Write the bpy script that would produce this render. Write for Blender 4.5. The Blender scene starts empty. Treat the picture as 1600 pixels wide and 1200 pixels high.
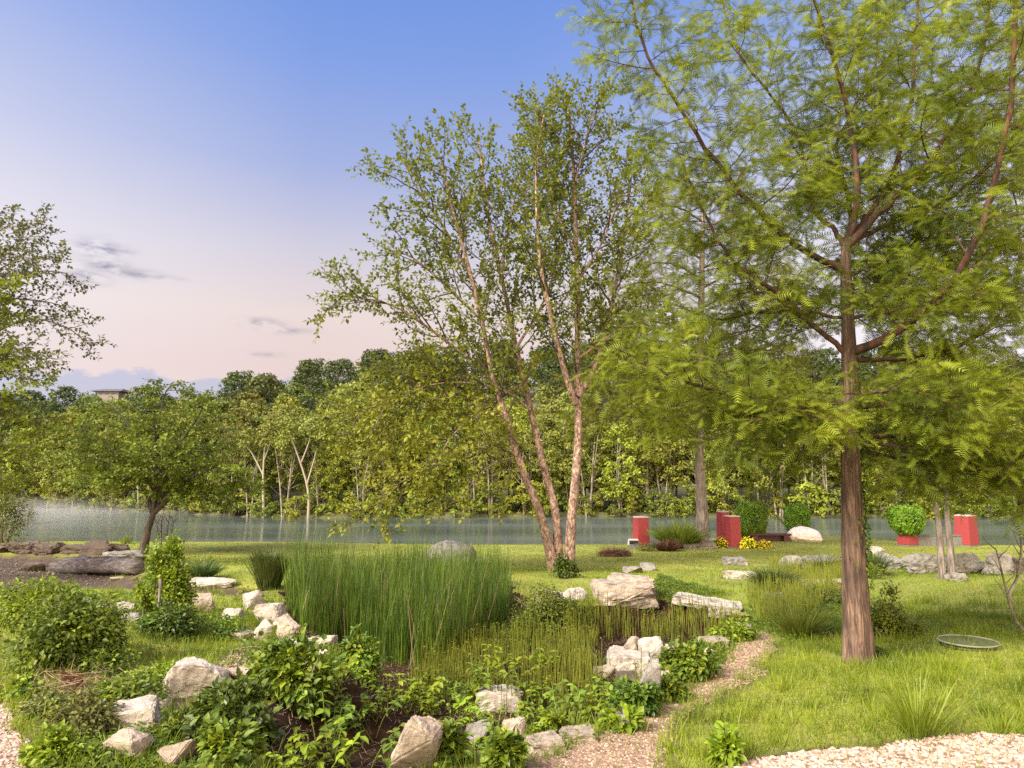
import bpy, bmesh, math, random
import numpy as np
from mathutils import Vector, noise as mn
R = math.radians
sc = bpy.context.scene
COL = sc.collection
# ------------------------------------------------------------------ camera
F = 1150.0                      # focal length in photo pixels (1600 wide)
CAMZ = 2.2
PITCH = math.atan(135 / F)
cd = bpy.data.cameras.new("camera"); cam = bpy.data.objects.new("camera", cd); COL.objects.link(cam)
cd.sensor_width = 36; cd.lens = 36 * F / 1600; cd.clip_end = 3000; cd.clip_start = .05
cam.location = (0, 0, CAMZ); cam.rotation_euler = (math.pi / 2 + PITCH, 0, 0)
sc.camera = cam
# ------------------------------------------------------------------ view
vs = sc.view_settings
vs.view_transform = 'Standard'; vs.look = 'None'; vs.gamma = 1; vs.use_curve_mapping = False
EXPO = 2.22
vs.exposure = EXPO
sc.render.film_transparent = False
sc.cycles.use_denoising = False; sc.cycles.use_adaptive_sampling = False
sc.cycles.max_bounces = 6; sc.cycles.diffuse_bounces = 3; sc.cycles.glossy_bounces = 2
sc.cycles.transmission_bounces = 3; sc.cycles.transparent_max_bounces = 4; sc.cycles.volume_bounces = 1
# ------------------------------------------------------------------ sun
SUN_AZ, SUN_EL = R(-130), R(40)           # azimuth from +Y (view direction), negative = left
sd = bpy.data.lights.new("sun", 'SUN'); sun = bpy.data.objects.new("sun", sd); COL.objects.link(sun)
sd.energy = 2.5; sd.angle = R(22); sd.color = (1.0, .93, .80)
sv = Vector((math.sin(SUN_AZ) * math.cos(SUN_EL), math.cos(SUN_AZ) * math.cos(SUN_EL), math.sin(SUN_EL)))
sun.rotation_euler = sv.to_track_quat('Z', 'Y').to_euler()

# ------------------------------------------------------------------ pixel helpers
def ray(px, py):
    u = (px - 800) / F; v = (600 - py) / F
    return np.array([u, math.cos(PITCH) - v * math.sin(PITCH), math.sin(PITCH) + v * math.cos(PITCH)])
def P(px, py, Y):
    d = ray(px, py); return np.array([0, 0, CAMZ]) + d * (Y / d[1])

# ------------------------------------------------------------------ node helpers
def newmat(name):
    m = bpy.data.materials.new(name); m.use_nodes = True; nt = m.node_tree; nt.nodes.clear()
    return m, nt
def N(nt, typ, **k):
    n = nt.nodes.new(typ)
    for a, b in k.items():
        if a.startswith('i_'):
            key = a[2:]; key = int(key) if key.isdigit() else key
            n.inputs[key].default_value = b
        else: setattr(n, a, b)
    return n
def L(nt, a, b): nt.links.new(a, b)
def val(nt, x, sock):
    if isinstance(x, (int, float)): sock.default_value = x
    else: L(nt, x, sock)
def M(nt, op, a, b=0, c=None, clamp=False):
    n = N(nt, 'ShaderNodeMath', operation=op, use_clamp=clamp)
    val(nt, a, n.inputs[0]); val(nt, b, n.inputs[1])
    if c is not None: val(nt, c, n.inputs[2])
    return n.outputs[0]
def mix(nt, f, a, b):
    n = N(nt, 'ShaderNodeMix', data_type='RGBA')
    val(nt, f, n.inputs[0])
    for s, x in ((n.inputs[6], a), (n.inputs[7], b)):
        if isinstance(x, tuple): s.default_value = (*x, 1)
        else: L(nt, x, s)
    return n.outputs[2]
def ramp(nt, f, stops, interp='LINEAR'):
    n = N(nt, 'ShaderNodeValToRGB'); cr = n.color_ramp; cr.interpolation = interp
    while len(cr.elements) < len(stops): cr.elements.new(.5)
    for e, (p, c) in zip(cr.elements, stops):
        e.position = p; e.color = (*c, 1) if isinstance(c, tuple) else (c, c, c, 1)
    val(nt, f, n.inputs[0]); return n.outputs[0]
def noise(nt, scale, detail=4, rough=.55, vec=None, dist=0):
    n = N(nt, 'ShaderNodeTexNoise', i_Scale=scale, i_Detail=detail, i_Roughness=rough, i_Distortion=dist)
    if vec is not None: L(nt, vec, n.inputs['Vector'])
    return n.outputs[0]
def objco(nt, sx=1, sy=1, sz=1, kind='Object'):
    tc = N(nt, 'ShaderNodeTexCoord'); mp = N(nt, 'ShaderNodeMapping'); mp.inputs['Scale'].default_value = (sx, sy, sz)
    L(nt, tc.outputs[kind], mp.inputs[0]); return mp.outputs[0]
def bump(nt, h, strength, dist):
    b = N(nt, 'ShaderNodeBump', i_Strength=strength, i_Distance=dist); L(nt, h, b.inputs['Height']); return b.outputs[0]

# ------------------------------------------------------------------ world sky
w = bpy.data.worlds.new("World"); sc.world = w; w.use_nodes = True; nt = w.node_tree; nt.nodes.clear()
tc = N(nt, 'ShaderNodeTexCoord'); sep = N(nt, 'ShaderNodeSeparateXYZ'); L(nt, tc.outputs['Generated'], sep.inputs[0])
el = M(nt, 'ARCSINE', sep.outputs[2]); az = M(nt, 'ARCTAN2', sep.outputs[0], sep.outputs[1])
K = 1 / (2 ** EXPO)
def sr(r, g, b):
    f = lambda c: ((c / 255 + .055) / 1.055) ** 2.4 if c > 10 else c / 255 / 12.92
    return tuple(f(c) * K for c in (r, g, b))
eln = M(nt, 'MULTIPLY', el, 1 / R(90))
base = ramp(nt, eln, [(0, sr(206, 182, 186)), (.085, sr(220, 188, 178)), (.13, sr(226, 202, 190)), (.18, sr(204, 194, 202)), (.25, sr(158, 168, 210)),
                      (.33, sr(122, 150, 216)), (.43, sr(90, 131, 212)), (1, sr(60, 98, 196))])
# brighter toward the glow at the left and toward the right behind the trees
gl = M(nt, 'SUBTRACT', 1, M(nt, 'DIVIDE', M(nt, 'ABSOLUTE', M(nt, 'SUBTRACT', az, R(-46))), R(30)), clamp=True)
ge = M(nt, 'SUBTRACT', 1, M(nt, 'DIVIDE', M(nt, 'ABSOLUTE', M(nt, 'SUBTRACT', el, R(15))), R(22)), clamp=True)
c1 = mix(nt, M(nt, 'MULTIPLY', M(nt, 'MULTIPLY', gl, ge), .75), base, sr(246, 238, 240))
gr = M(nt, 'MULTIPLY', M(nt, 'DIVIDE', az, R(30), clamp=True), M(nt, 'SUBTRACT', 1, M(nt, 'DIVIDE', el, R(38)), clamp=True))
c1 = mix(nt, M(nt, 'MULTIPLY', gr, .75), c1, sr(246, 240, 250))
# small dusky clouds
cv = N(nt, 'ShaderNodeCombineXYZ'); L(nt, az, cv.inputs[0]); L(nt, M(nt, 'MULTIPLY', el, 2.6), cv.inputs[1])
cn = noise(nt, 26, 7, .66, cv.outputs[0]); cn2 = noise(nt, 9, 5, .6, cv.outputs[0])
mask = None
for px, py, wp, hp, s in ((155, 389, 30, 12, 1), (190, 393, 20, 6, .5), (168, 416, 28, 9, .9), (205, 427, 40, 7, .7), (255, 433, 28, 4, .5),
                          (134, 432, 28, 10, .85), (410, 506, 30, 8, .9), (452, 517, 32, 6, .6), (415, 554, 24, 4, .5), (640, 566, 60, 5, .3)):
    d = ray(px, py); d = d / np.linalg.norm(d); a0 = math.atan2(d[0], d[1]); e0 = math.asin(d[2])
    q = M(nt, 'ADD', M(nt, 'POWER', M(nt, 'DIVIDE', M(nt, 'SUBTRACT', az, a0), wp / F), 2),
          M(nt, 'POWER', M(nt, 'DIVIDE', M(nt, 'SUBTRACT', el, e0), hp / F), 2))
    g = M(nt, 'MULTIPLY', M(nt, 'EXPONENT', M(nt, 'MULTIPLY', q, -1.1)), s)
    mask = g if mask is None else M(nt, 'MAXIMUM', mask, g)
mk = M(nt, 'MULTIPLY', mask, M(nt, 'MULTIPLY_ADD', cn, 5.5, -2.2, clamp=True), clamp=True)
c2 = mix(nt, M(nt, 'MULTIPLY', mk, .9), c1, sr(112, 106, 128))
# blue-grey cloud bank low on the horizon
top = M(nt, 'MULTIPLY_ADD', cn2, R(5.2), R(4.2))
bk = M(nt, 'MULTIPLY', M(nt, 'SUBTRACT', top, el), 160, clamp=True)
c3 = mix(nt, M(nt, 'MULTIPLY', bk, .72), c2, sr(166, 166, 196))
# added fill light: the unseen sky behind the viewer and overhead is brightened
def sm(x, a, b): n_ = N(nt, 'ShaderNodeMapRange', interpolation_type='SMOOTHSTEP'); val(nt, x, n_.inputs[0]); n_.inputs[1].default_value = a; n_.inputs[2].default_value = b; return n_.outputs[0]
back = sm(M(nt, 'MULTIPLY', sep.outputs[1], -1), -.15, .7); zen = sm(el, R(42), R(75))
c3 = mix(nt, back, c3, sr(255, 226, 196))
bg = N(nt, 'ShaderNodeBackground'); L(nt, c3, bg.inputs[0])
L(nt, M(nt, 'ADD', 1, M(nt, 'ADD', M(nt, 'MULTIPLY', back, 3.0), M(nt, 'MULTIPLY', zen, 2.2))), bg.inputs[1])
sky = N(nt, 'ShaderNodeTexSky', sky_type='NISHITA', sun_disc=False)
sky.sun_elevation = SUN_EL; sky.sun_rotation = SUN_AZ % (2 * math.pi)
bg2 = N(nt, 'ShaderNodeBackground', i_Strength=.008); L(nt, sky.outputs[0], bg2.inputs[0])
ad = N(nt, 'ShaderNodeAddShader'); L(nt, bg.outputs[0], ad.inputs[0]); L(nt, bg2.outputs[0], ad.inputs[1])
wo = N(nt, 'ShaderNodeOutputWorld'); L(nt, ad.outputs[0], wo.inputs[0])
w.cycles.sampling_method = 'MANUAL'; w.cycles.sample_map_resolution = 512

# ------------------------------------------------------------------ mesh helpers
def mesh_obj(name, V, Fl, sizes, mat, parent=None, smooth=False, origin=None):
    """V (n,3); Fl flat loop vertex indices; sizes per-face loop counts"""
    V = np.asarray(V, np.float32)
    if origin is not None: V = V - np.asarray(origin, np.float32)
    me = bpy.data.meshes.new(name)
    me.vertices.add(len(V)); me.vertices.foreach_set('co', V.ravel())
    me.loops.add(len(Fl)); me.loops.foreach_set('vertex_index', np.asarray(Fl, np.int32))
    sizes = np.asarray(sizes, np.int32)
    st = np.zeros(len(sizes), np.int32); st[1:] = np.cumsum(sizes)[:-1]
    me.polygons.add(len(sizes)); me.polygons.foreach_set('loop_start', st)
    me.polygons.foreach_set('use_smooth', np.full(len(sizes), smooth, bool))
    me.update(calc_edges=True); me.validate()
    me.materials.append(mat)
    o = bpy.data.objects.new(name, me); COL.objects.link(o)
    if parent is not None: o.parent = parent
    elif origin is not None: o.location = origin
    return o
def tag(o, label=None, cat=None, group=None, kind=None):
    if label: o['label'] = label
    if cat: o['category'] = cat
    if group: o['group'] = group
    if kind: o['kind'] = kind
    return o
def empty(name, loc, label=None, cat=None, group=None):
    o = bpy.data.objects.new(name, None); COL.objects.link(o); o.location = loc; o.empty_display_size = .2
    return tag(o, label, cat, group)
def copy_tree(o, parent=None):
    c = o.copy(); COL.objects.link(c); c.parent = parent
    for ch in [x for x in o.children]: copy_tree(ch, c)
    return c
def norm(a): return a / np.maximum(np.linalg.norm(a, axis=-1, keepdims=True), 1e-9)
def frames(d, n):
    X = norm(d); Z = norm(n - X * np.sum(n * X, -1, keepdims=True)); Y = np.cross(Z, X)
    return np.stack([X, Y, Z], 1)           # rows are axes
def scatter(tmpl, pos, Fr, scale):
    TV, TF = tmpl; n = len(pos); TV = np.asarray(TV, float)
    scale = np.asarray(scale, float); scale = scale[:, None] * np.ones(3) if scale.ndim == 1 else scale
    loc = TV[None] * scale[:, None, :]
    V = np.einsum('nvk,nkj->nvj', loc, Fr) + pos[:, None, :]
    fl = np.concatenate([np.asarray(f) for f in TF]); sz = np.array([len(f) for f in TF])
    FL = (fl[None] + (np.arange(n) * len(TV))[:, None]).ravel()
    return V.reshape(-1, 3), FL, np.tile(sz, n)
def join(parts):
    V, Fl, S, o = [], [], [], 0
    for v, f, s in parts:
        V.append(v); Fl.append(np.asarray(f) + o); S.append(s); o += len(v)
    return np.concatenate(V), np.concatenate(Fl), np.concatenate(S)
def tube(pts, rad, sides=5, cap=True, bumpf=None):
    pts = np.asarray(pts, float); rad = np.asarray(rad, float); k = len(pts)
    t = np.gradient(pts, axis=0); t = norm(t)
    ref = np.array([0, 1., .13]) if abs(t[0][1]) < .8 else np.array([1., 0, .1])
    a = norm(np.cross(t, ref)); b = np.cross(t, a)
    ang = np.arange(sides) * 2 * math.pi / sides
    rr = rad[:, None] * np.ones(sides)
    if bumpf is not None: rr = rr * bumpf(pts, ang)
    V = pts[:, None] + rr[..., None] * (np.cos(ang)[None, :, None] * a[:, None] + np.sin(ang)[None, :, None] * b[:, None])
    V = V.reshape(-1, 3)
    i = np.arange(k - 1)[:, None] * sides; j = np.arange(sides)[None]; j2 = (j + 1) % sides
    Q = np.stack([i + j, i + j2, i + sides + j2, i + sides + j], -1).reshape(-1, 4)
    fl = Q.ravel(); sz = np.full(len(Q), 4)
    if cap:
        fl = np.concatenate([fl, (k - 1) * sides + np.arange(sides)]); sz = np.append(sz, sides)
    return V, fl, sz
def spline(ctrl, n):
    c = np.asarray(ctrl, float); k = len(c)
    if k == 2: return c[0] + (c[1] - c[0]) * np.linspace(0, 1, n)[:, None]
    e = np.vstack([2 * c[0] - c[1], c, 2 * c[-1] - c[-2]])
    t = np.linspace(0, k - 1 - 1e-6, n); i = t.astype(int); f = (t - i)[:, None]
    p0, p1, p2, p3 = e[i], e[i + 1], e[i + 2], e[i + 3]
    return .5 * (2 * p1 + (p2 - p0) * f + (2 * p0 - 5 * p1 + 4 * p2 - p3) * f ** 2 + (3 * p1 - p0 - 3 * p2 + p3) * f ** 3)
LEAF = ([(0, 0, 0), (.3, .31, .07), (.3, 0, -.02), (.3, -.31, .07), (.68, .22, .03), (.68, 0, -.05), (.68, -.22, .03), (1, 0, -.16)],
        [(0, 2, 1), (0, 3, 2), (2, 5, 4, 1), (3, 6, 5, 2), (5, 7, 4), (6, 7, 5)])
DIAMOND = ([(0, 0, 0), (.45, .32, .06), (.45, -.32, .06), (1, 0, -.05)], [(0, 3, 1), (0, 2, 3)])
BLADE = ([(0, .5, 0), (0, -.5, 0), (.4, .42, .02), (.4, -.42, .02), (.75, .26, .10), (.75, -.26, .10), (1, 0, .24)],
         [(0, 1, 3, 2), (2, 3, 5, 4), (4, 5, 6)])
TRI = ([(0, .5, 0), (0, -.5, 0), (1, 0, .15)], [(0, 1, 2)])

# ------------------------------------------------------------------ terrain
def sstep(x, a, b):
    t = np.clip((x - a) / (b - a), 0, 1); return t * t * (3 - 2 * t)
def shore_near(x): return 33.9 - 1.7 * sstep(x, -16, 2) + 4.6 * sstep(x, 7.5, 10.5) * (1 - sstep(x, 16.3, 18.3)) + .15 * np.sin(x * .5)
def shore_far(x): return 90 + 2 * np.sin(x * .06 + 1) + 24 * sstep(-x, 18, 75) + 10 * sstep(x, 40, 100)
WATER = -3.5
def h0(x, y):
    x = np.asarray(x, float); y = np.asarray(y, float)
    z = -1.0 * sstep(y, 3, 36) ** .8
    z = z + .05 * np.sin(x * .9 + 1) * np.sin(y * .7) * sstep(y, 6, 10) * (1 - sstep(y, 22, 28)) + .03 * np.sin(x * 2.3) * np.sin(y * 1.9 + .5) * (1 - sstep(y, 18, 26))
    z = z + .22 * sstep(-x, 3.2, 7) * (1 - sstep(y, 20, 27)) * sstep(y, 7, 11)
    sn = shore_near(x); z = z - 4.2 * sstep(y, sn, sn + 4)
    sf = shore_far(x)
    d = y - sf
    rise = 2.25 + 25 * sstep(d, 14, 112) * (1 - .24 * sstep(-x, 55, 105)) + 5 * np.sin(x * .017 + .8) * sstep(d, 40, 140)
    z = z + rise * sstep(d, -2.2, 1.2)
    return z
def inpoly(poly, x, y):
    x = np.asarray(x); y = np.asarray(y); c = np.zeros(x.shape, bool); n = len(poly)
    for i in range(n):
        x1, y1 = poly[i]; x2, y2 = poly[(i + 1) % n]
        if y1 == y2: continue
        c ^= ((y1 > y) != (y2 > y)) & (x < (x2 - x1) * (y - y1) / (y2 - y1) + x1)
    return c
def pdist(poly, x, y):
    x = np.asarray(x); y = np.asarray(y); d = np.full(x.shape, 1e9); n = len(poly)
    for i in range(n):
        a = np.array(poly[i]); b = np.array(poly[(i + 1) % n]); ab = b - a
        t = np.clip(((x - a[0]) * ab[0] + (y - a[1]) * ab[1]) / (ab @ ab + 1e-12), 0, 1)
        d = np.minimum(d, np.hypot(x - a[0] - t * ab[0], y - a[1] - t * ab[1]))
    return np.where(inpoly(poly, x, y), d, -d)
def hit(px, py, hf):
    d = ray(px, py); t = np.concatenate([np.linspace(1.5, 45, 1800), np.linspace(45, 400, 1200)])
    p = np.array([0, 0, CAMZ]) + d[None] * t[:, None]
    b = p[:, 2] <= hf(p[:, 0], p[:, 1])
    i = int(np.argmax(b)) if b.any() else len(t) - 1
    return p[i]
def poly0(pts): return [tuple(hit(a, b, h0)[:2]) for a, b in pts]
POND = poly0([(440, 925), (455, 975), (520, 1015), (530, 1060), (420, 1080), (395, 1130), (420, 1195), (480, 1250), (640, 1230), (720, 1175), (830, 1150),
              (900, 1135), (960, 1120), (1000, 1080), (1060, 1030), (1120, 1000), (1180, 965), (1120, 945), (1040, 935), (930, 945),
              (850, 950), (800, 915), (640, 903), (520, 903)])
POND2 = poly0([(1190, 890), (1210, 935), (1260, 930), (1310, 915), (1380, 893), (1330, 877), (1230, 878)])
DRY = poly0([(-80, 862), (-80, 925), (60, 925), (200, 920), (300, 925), (420, 935), (420, 915), (290, 905), (210, 885), (150, 868), (60, 863)])
def h(x, y):
    z = h0(x, y)
    near = (np.asarray(y) < 30) & (np.asarray(y) > 2)
    d = pdist(POND, x, y); z = z - np.where(near, .55 * sstep(d, -.1, .9), 0)
    d = pdist(POND2, x, y); z = z - np.where(near, .25 * sstep(d, -.1, 1.2), 0)
    d = pdist(DRY, x, y); z = z - np.where(near, .3 * sstep(d, -.1, 1.0), 0)
    return z
# fast lookup grid for the garden part
GX = np.linspace(-30, 30, 601); GY = np.linspace(-4, 40, 441)
GG = h(*np.meshgrid(GX, GY))
def hg(x, y):
    x = np.asarray(x, float); y = np.asarray(y, float)
    fx = np.clip((x + 30) / 60 * 600, 0, 599.999); fy = np.clip((y + 4) / 44 * 440, 0, 439.999)
    i = fx.astype(int); j = fy.astype(int); a = fx - i; b = fy - j
    g = GG[j, i] * (1 - a) * (1 - b) + GG[j, i + 1] * a * (1 - b) + GG[j + 1, i] * (1 - a) * b + GG[j + 1, i + 1] * a * b
    far = (np.abs(x) > 29.9) | (y > 39.9)
    return np.where(far, h0(x, y), g)
def G(px, py): return hit(px, py, hg)
def polyg(pts): return [tuple(G(a, b)[:2]) for a, b in pts]
GRAVEL_R = poly0([(1130, 1200), (1250, 1180), (1380, 1163), (1500, 1152), (1640, 1150), (2100, 1150), (2300, 1500), (1000, 1500)])
GRAVEL_L = poly0([(-300, 1095), (10, 1100), (35, 1140), (60, 1175), (90, 1215), (130, 1500), (-500, 1500)])
PATH = poly0([(740, 1290), (800, 1205), (860, 1170), (960, 1145), (990, 1112), (1060, 1088), (1120, 1050), (1145, 1010), (1190, 985), (1225, 1000),
              (1195, 1040), (1150, 1075), (1090, 1105), (1050, 1140), (1040, 1200), (1040, 1290)])
PEBBLE = poly0([(330, 1045), (360, 1015), (420, 1005), (440, 1030), (400, 1070), (350, 1085)])
SOIL = poly0([(170, 1100), (180, 1070), (250, 1060), (330, 1070), (300, 1110), (220, 1125)])

def wob(x, y, s=1.0):  # small vectorised wobble for ragged edges
    return s * (.5 * np.sin(3.1 * x + 1.7 * y) * np.sin(2.3 * y - 1.1 * x) + .3 * np.sin(7.3 * x + 2) * np.sin(6.1 * y + 1) + .2 * np.sin(15 * x + 9 * y) * np.sin(13 * y - 7 * x))
def grid_sheet(name, mat, xs, ys, hf, keep=None, attrs=None):
    X, Y = np.meshgrid(xs, ys); Z = hf(X, Y); nx, ny = len(xs), len(ys)
    V = np.stack([X, Y, Z], -1).reshape(-1, 3)
    i = np.arange(nx - 1)[None] + np.arange(ny - 1)[:, None] * nx
    Q = np.stack([i, i + 1, i + nx + 1, i + nx], -1).reshape(-1, 4)
    if keep is not None:
        c = V[Q].mean(1); Q = Q[keep(c[:, 0], c[:, 1])]
        u, inv = np.unique(Q, return_inverse=True); V = V[u]; Q = inv.reshape(-1, 4)
    o = mesh_obj(name, V, Q.ravel(), np.full(len(Q), 4), mat, smooth=True)
    if attrs:
        for an, fn in attrs.items():
            a = o.data.attributes.new(an, 'FLOAT', 'POINT'); a.data.foreach_set('value', np.ascontiguousarray(fn(V[:, 0], V[:, 1]), np.float32))
    return o

# ------------------------------------------------------------------ materials
def leafmat(name, ca, cb, cc=None, trans=.35, rough=.55, big=.35):
    """ca..cb picked per leaf, cc patches"""
    m, nt = newmat(name)
    geo = N(nt, 'ShaderNodeNewGeometry'); oi = N(nt, 'ShaderNodeObjectInfo')
    c = mix(nt, geo.outputs['Random Per Island'], ca, cb)
    vec = objco(nt, 1, 1, 1)
    c = mix(nt, M(nt, 'MULTIPLY_ADD', noise(nt, big * 3, 3, .5, vec), 3, -1.1, clamp=True), c, cc or cb)
    hs = N(nt, 'ShaderNodeHueSaturation'); L(nt, c, hs.inputs['Color'])
    L(nt, M(nt, 'MULTIPLY_ADD', oi.outputs['Random'], .03, .485), hs.inputs['Hue'])
    L(nt, M(nt, 'MULTIPLY_ADD', oi.outputs['Random'], .5, .75), hs.inputs['Value'])
    p = N(nt, 'ShaderNodeBsdfPrincipled', i_Roughness=rough); L(nt, hs.outputs[0], p.inputs['Base Color'])
    p.inputs['Specular IOR Level'].default_value = .3
    t = N(nt, 'ShaderNodeBsdfTranslucent'); L(nt, hs.outputs[0], t.inputs[0])
    mx = N(nt, 'ShaderNodeMixShader', i_0=trans); L(nt, p.outputs[0], mx.inputs[1]); L(nt, t.outputs[0], mx.inputs[2])
    o = N(nt, 'ShaderNodeOutputMaterial'); L(nt, mx.outputs[0], o.inputs[0]); return m
def barkmat(name, ca, cb, cc, sxy=14, sz=3, bs=.02, stops=(.38, .5, .66)):
    m, nt = newmat(name); v = objco(nt, sxy, sxy, sz)
    n = noise(nt, 1, 6, .65, v, .6); c = ramp(nt, n, [(stops[0], ca), (stops[1], cb), (stops[2], cc)])
    n2 = noise(nt, 2.2, 3, .5, objco(nt, 1, 1, 1)); c = mix(nt, M(nt, 'MULTIPLY_ADD', n2, 1.6, -.55, clamp=True), c, ca)
    p = N(nt, 'ShaderNodeBsdfPrincipled', i_Roughness=.9); L(nt, c, p.inputs['Base Color']); L(nt, bump(nt, n, 1, bs), p.inputs['Normal'])
    o = N(nt, 'ShaderNodeOutputMaterial'); L(nt, p.outputs[0], o.inputs[0]); return m
def rockmat(name, ca, cb, cd_, moss=0.0, rust=0.25):
    m, nt = newmat(name); v = objco(nt); n = noise(nt, 3.5, 8, .62, v); n2 = noise(nt, 13, 8, .7, v, .4)
    c = ramp(nt, n, [(.36, cb), (.52, ca), (.7, ca)])
    c = mix(nt, M(nt, 'MULTIPLY_ADD', n2, -7, 3.0, clamp=True), c, cd_)                                # pits
    n3 = noise(nt, 2.1, 5, .6, objco(nt, 1, 1, 1.7), .5)
    c = mix(nt, M(nt, 'MULTIPLY', M(nt, 'MULTIPLY_ADD', n3, 6, -3.5, clamp=True), rust), c, (.23, .10, .05))
    if moss:
        geo = N(nt, 'ShaderNodeNewGeometry'); s = N(nt, 'ShaderNodeSeparateXYZ'); L(nt, v, s.inputs[0])
        c = mix(nt, M(nt, 'MULTIPLY', M(nt, 'MULTIPLY_ADD', noise(nt, 5, 4, .6, v), 5, -2.6, clamp=True), moss), c, (.05, .07, .015))
    # strata lines
    wv = N(nt, 'ShaderNodeTexWave', wave_type='BANDS', bands_direction='Z', i_Scale=1.6, i_Distortion=9, i_Detail=3); L(nt, v, wv.inputs[0])
    hh = M(nt, 'ADD', M(nt, 'ADD', n2, M(nt, 'MULTIPLY', n, 1.5)), M(nt, 'MULTIPLY', wv.outputs[1], .3))
    p = N(nt, 'ShaderNodeBsdfPrincipled', i_Roughness=.9); L(nt, c, p.inputs['Base Color']); L(nt, bump(nt, hh, .9, .035), p.inputs['Normal'])
    o = N(nt, 'ShaderNodeOutputMaterial'); L(nt, p.outputs[0], o.inputs[0]); return m
def plain(name, c, rough=.7, c2=None, sc_=20, bs=0):
    m, nt = newmat(name); p = N(nt, 'ShaderNodeBsdfPrincipled', i_Roughness=rough); p.inputs['Specular IOR Level'].default_value = .5 if rough < .7 else .08
    n = noise(nt, sc_, 6, .6, objco(nt)); col = mix(nt, M(nt, 'MULTIPLY_ADD', n, 3, -1, clamp=True), c, c2 or tuple(x * .7 for x in c))
    L(nt, col, p.inputs['Base Color'])
    if bs: L(nt, bump(nt, n, .8, bs), p.inputs['Normal'])
    o = N(nt, 'ShaderNodeOutputMaterial'); L(nt, p.outputs[0], o.inputs[0]); return m
def islandmat(name, cols, rough=.85):
    m, nt = newmat(name); geo = N(nt, 'ShaderNodeNewGeometry'); k = len(cols)
    c = ramp(nt, geo.outputs['Random Per Island'], [(i / (k - 1), x) for i, x in enumerate(cols)])
    c = mix(nt, M(nt, 'MULTIPLY_ADD', noise(nt, 60, 3, .6, objco(nt)), 2, -.9, clamp=True), c, tuple(x * .6 for x in cols[0]))
    p = N(nt, 'ShaderNodeBsdfPrincipled', i_Roughness=rough); L(nt, c, p.inputs['Base Color'])
    o = N(nt, 'ShaderNodeOutputMaterial'); L(nt, p.outputs[0], o.inputs[0]); return m

# lawn / ground material with a "bare" attribute showing soil, and woodland floor beyond the river
m, nt = newmat('ground'); v = objco(nt)
g1 = noise(nt, .9, 5, .6, v); g2 = noise(nt, 7, 6, .7, v); g3 = noise(nt, 60, 3, .6, objco(nt, 1, .5, 1))
c = ramp(nt, g1, [(.32, (.15, .17, .013)), (.5, (.23, .245, .018)), (.68, (.30, .30, .028))])
c = mix(nt, M(nt, 'MULTIPLY_ADD', g2, 3, -1.35, clamp=True), c, (.17, .15, .045))
c = mix(nt, M(nt, 'MULTIPLY_ADD', g3, 2.5, -1.05, clamp=True), c, (.08, .10, .01))
soil = ramp(nt, noise(nt, 9, 7, .7, v), [(.35, (.02, .012, .007)), (.55, (.06, .036, .022)), (.72, (.12, .08, .05))])
at = N(nt, 'ShaderNodeAttribute', attribute_name='bare'); c = mix(nt, at.outputs['Fac'], c, soil)
at2 = N(nt, 'ShaderNodeAttribute', attribute_name='wood'); c = mix(nt, at2.outputs['Fac'], c, mix(nt, g1, (.03, .035, .012), (.10, .10, .035)))
p = N(nt, 'ShaderNodeBsdfPrincipled', i_Roughness=.95); L(nt, c, p.inputs['Base Color'])
L(nt, bump(nt, M(nt, 'ADD', g2, g3), .7, .05), p.inputs['Normal'])
o = N(nt, 'ShaderNodeOutputMaterial'); L(nt, p.outputs[0], o.inputs[0]); MAT_GROUND = m
MAT_MUD = plain('mud', (.012, .007, .003), .95, (.035, .019, .008), 7, .06)
MAT_BED = plain('pebble_bed', (.27, .18, .125), .9, (.12, .08, .05), 30, .03)
MAT_STONES = islandmat('white_gravel', [(.29, .20, .145), (.38, .31, .24), (.26, .145, .095), (.37, .28, .22), (.43, .38, .32), (.29, .17, .11), (.37, .29, .23)])
MAT_PEA = islandmat('pink_gravel', [(.20, .125, .075), (.34, .25, .175), (.14, .075, .045), (.40, .32, .24), (.26, .17, .105)])
MAT_DST = islandmat('dark_stones', [(.07, .045, .03), (.15, .11, .08), (.10, .06, .04), (.22, .17, .13)])
# river water
m, nt = newmat('river_water'); v = objco(nt, .25, 1.3, 1)
n = noise(nt, .6, 5, .6, v); n2 = noise(nt, 2.4, 3, .6, objco(nt, .3, 1, 1)); n3 = noise(nt, .05, 3, .5, objco(nt, .5, 2.4, 1))
c = ramp(nt, n3, [(.35, (.045, .06, .056)), (.68, (.08, .095, .09))])
p = N(nt, 'ShaderNodeBsdfPrincipled', i_Roughness=.16, i_IOR=1.33); L(nt, c, p.inputs['Base Color'])
L(nt, ramp(nt, n3, [(.36, .10), (.7, .22)]), p.inputs['Roughness'])
L(nt, bump(nt, M(nt, 'ADD', n, M(nt, 'MULTIPLY', n2, .4)), .28, .09), p.inputs['Normal'])
o = N(nt, 'ShaderNodeOutputMaterial'); L(nt, p.outputs[0], o.inputs[0]); MAT_RIVER = m
m, nt = newmat('pond_water')
p = N(nt, 'ShaderNodeBsdfPrincipled', i_Roughness=.12, i_IOR=1.33); p.inputs['Base Color'].default_value = (.03, .017, .008, 1)
L(nt, bump(nt, noise(nt, 9, 3, .5, objco(nt)), .25, .02), p.inputs['Normal'])
o = N(nt, 'ShaderNodeOutputMaterial'); L(nt, p.outputs[0], o.inputs[0]); MAT_POND = m

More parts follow.
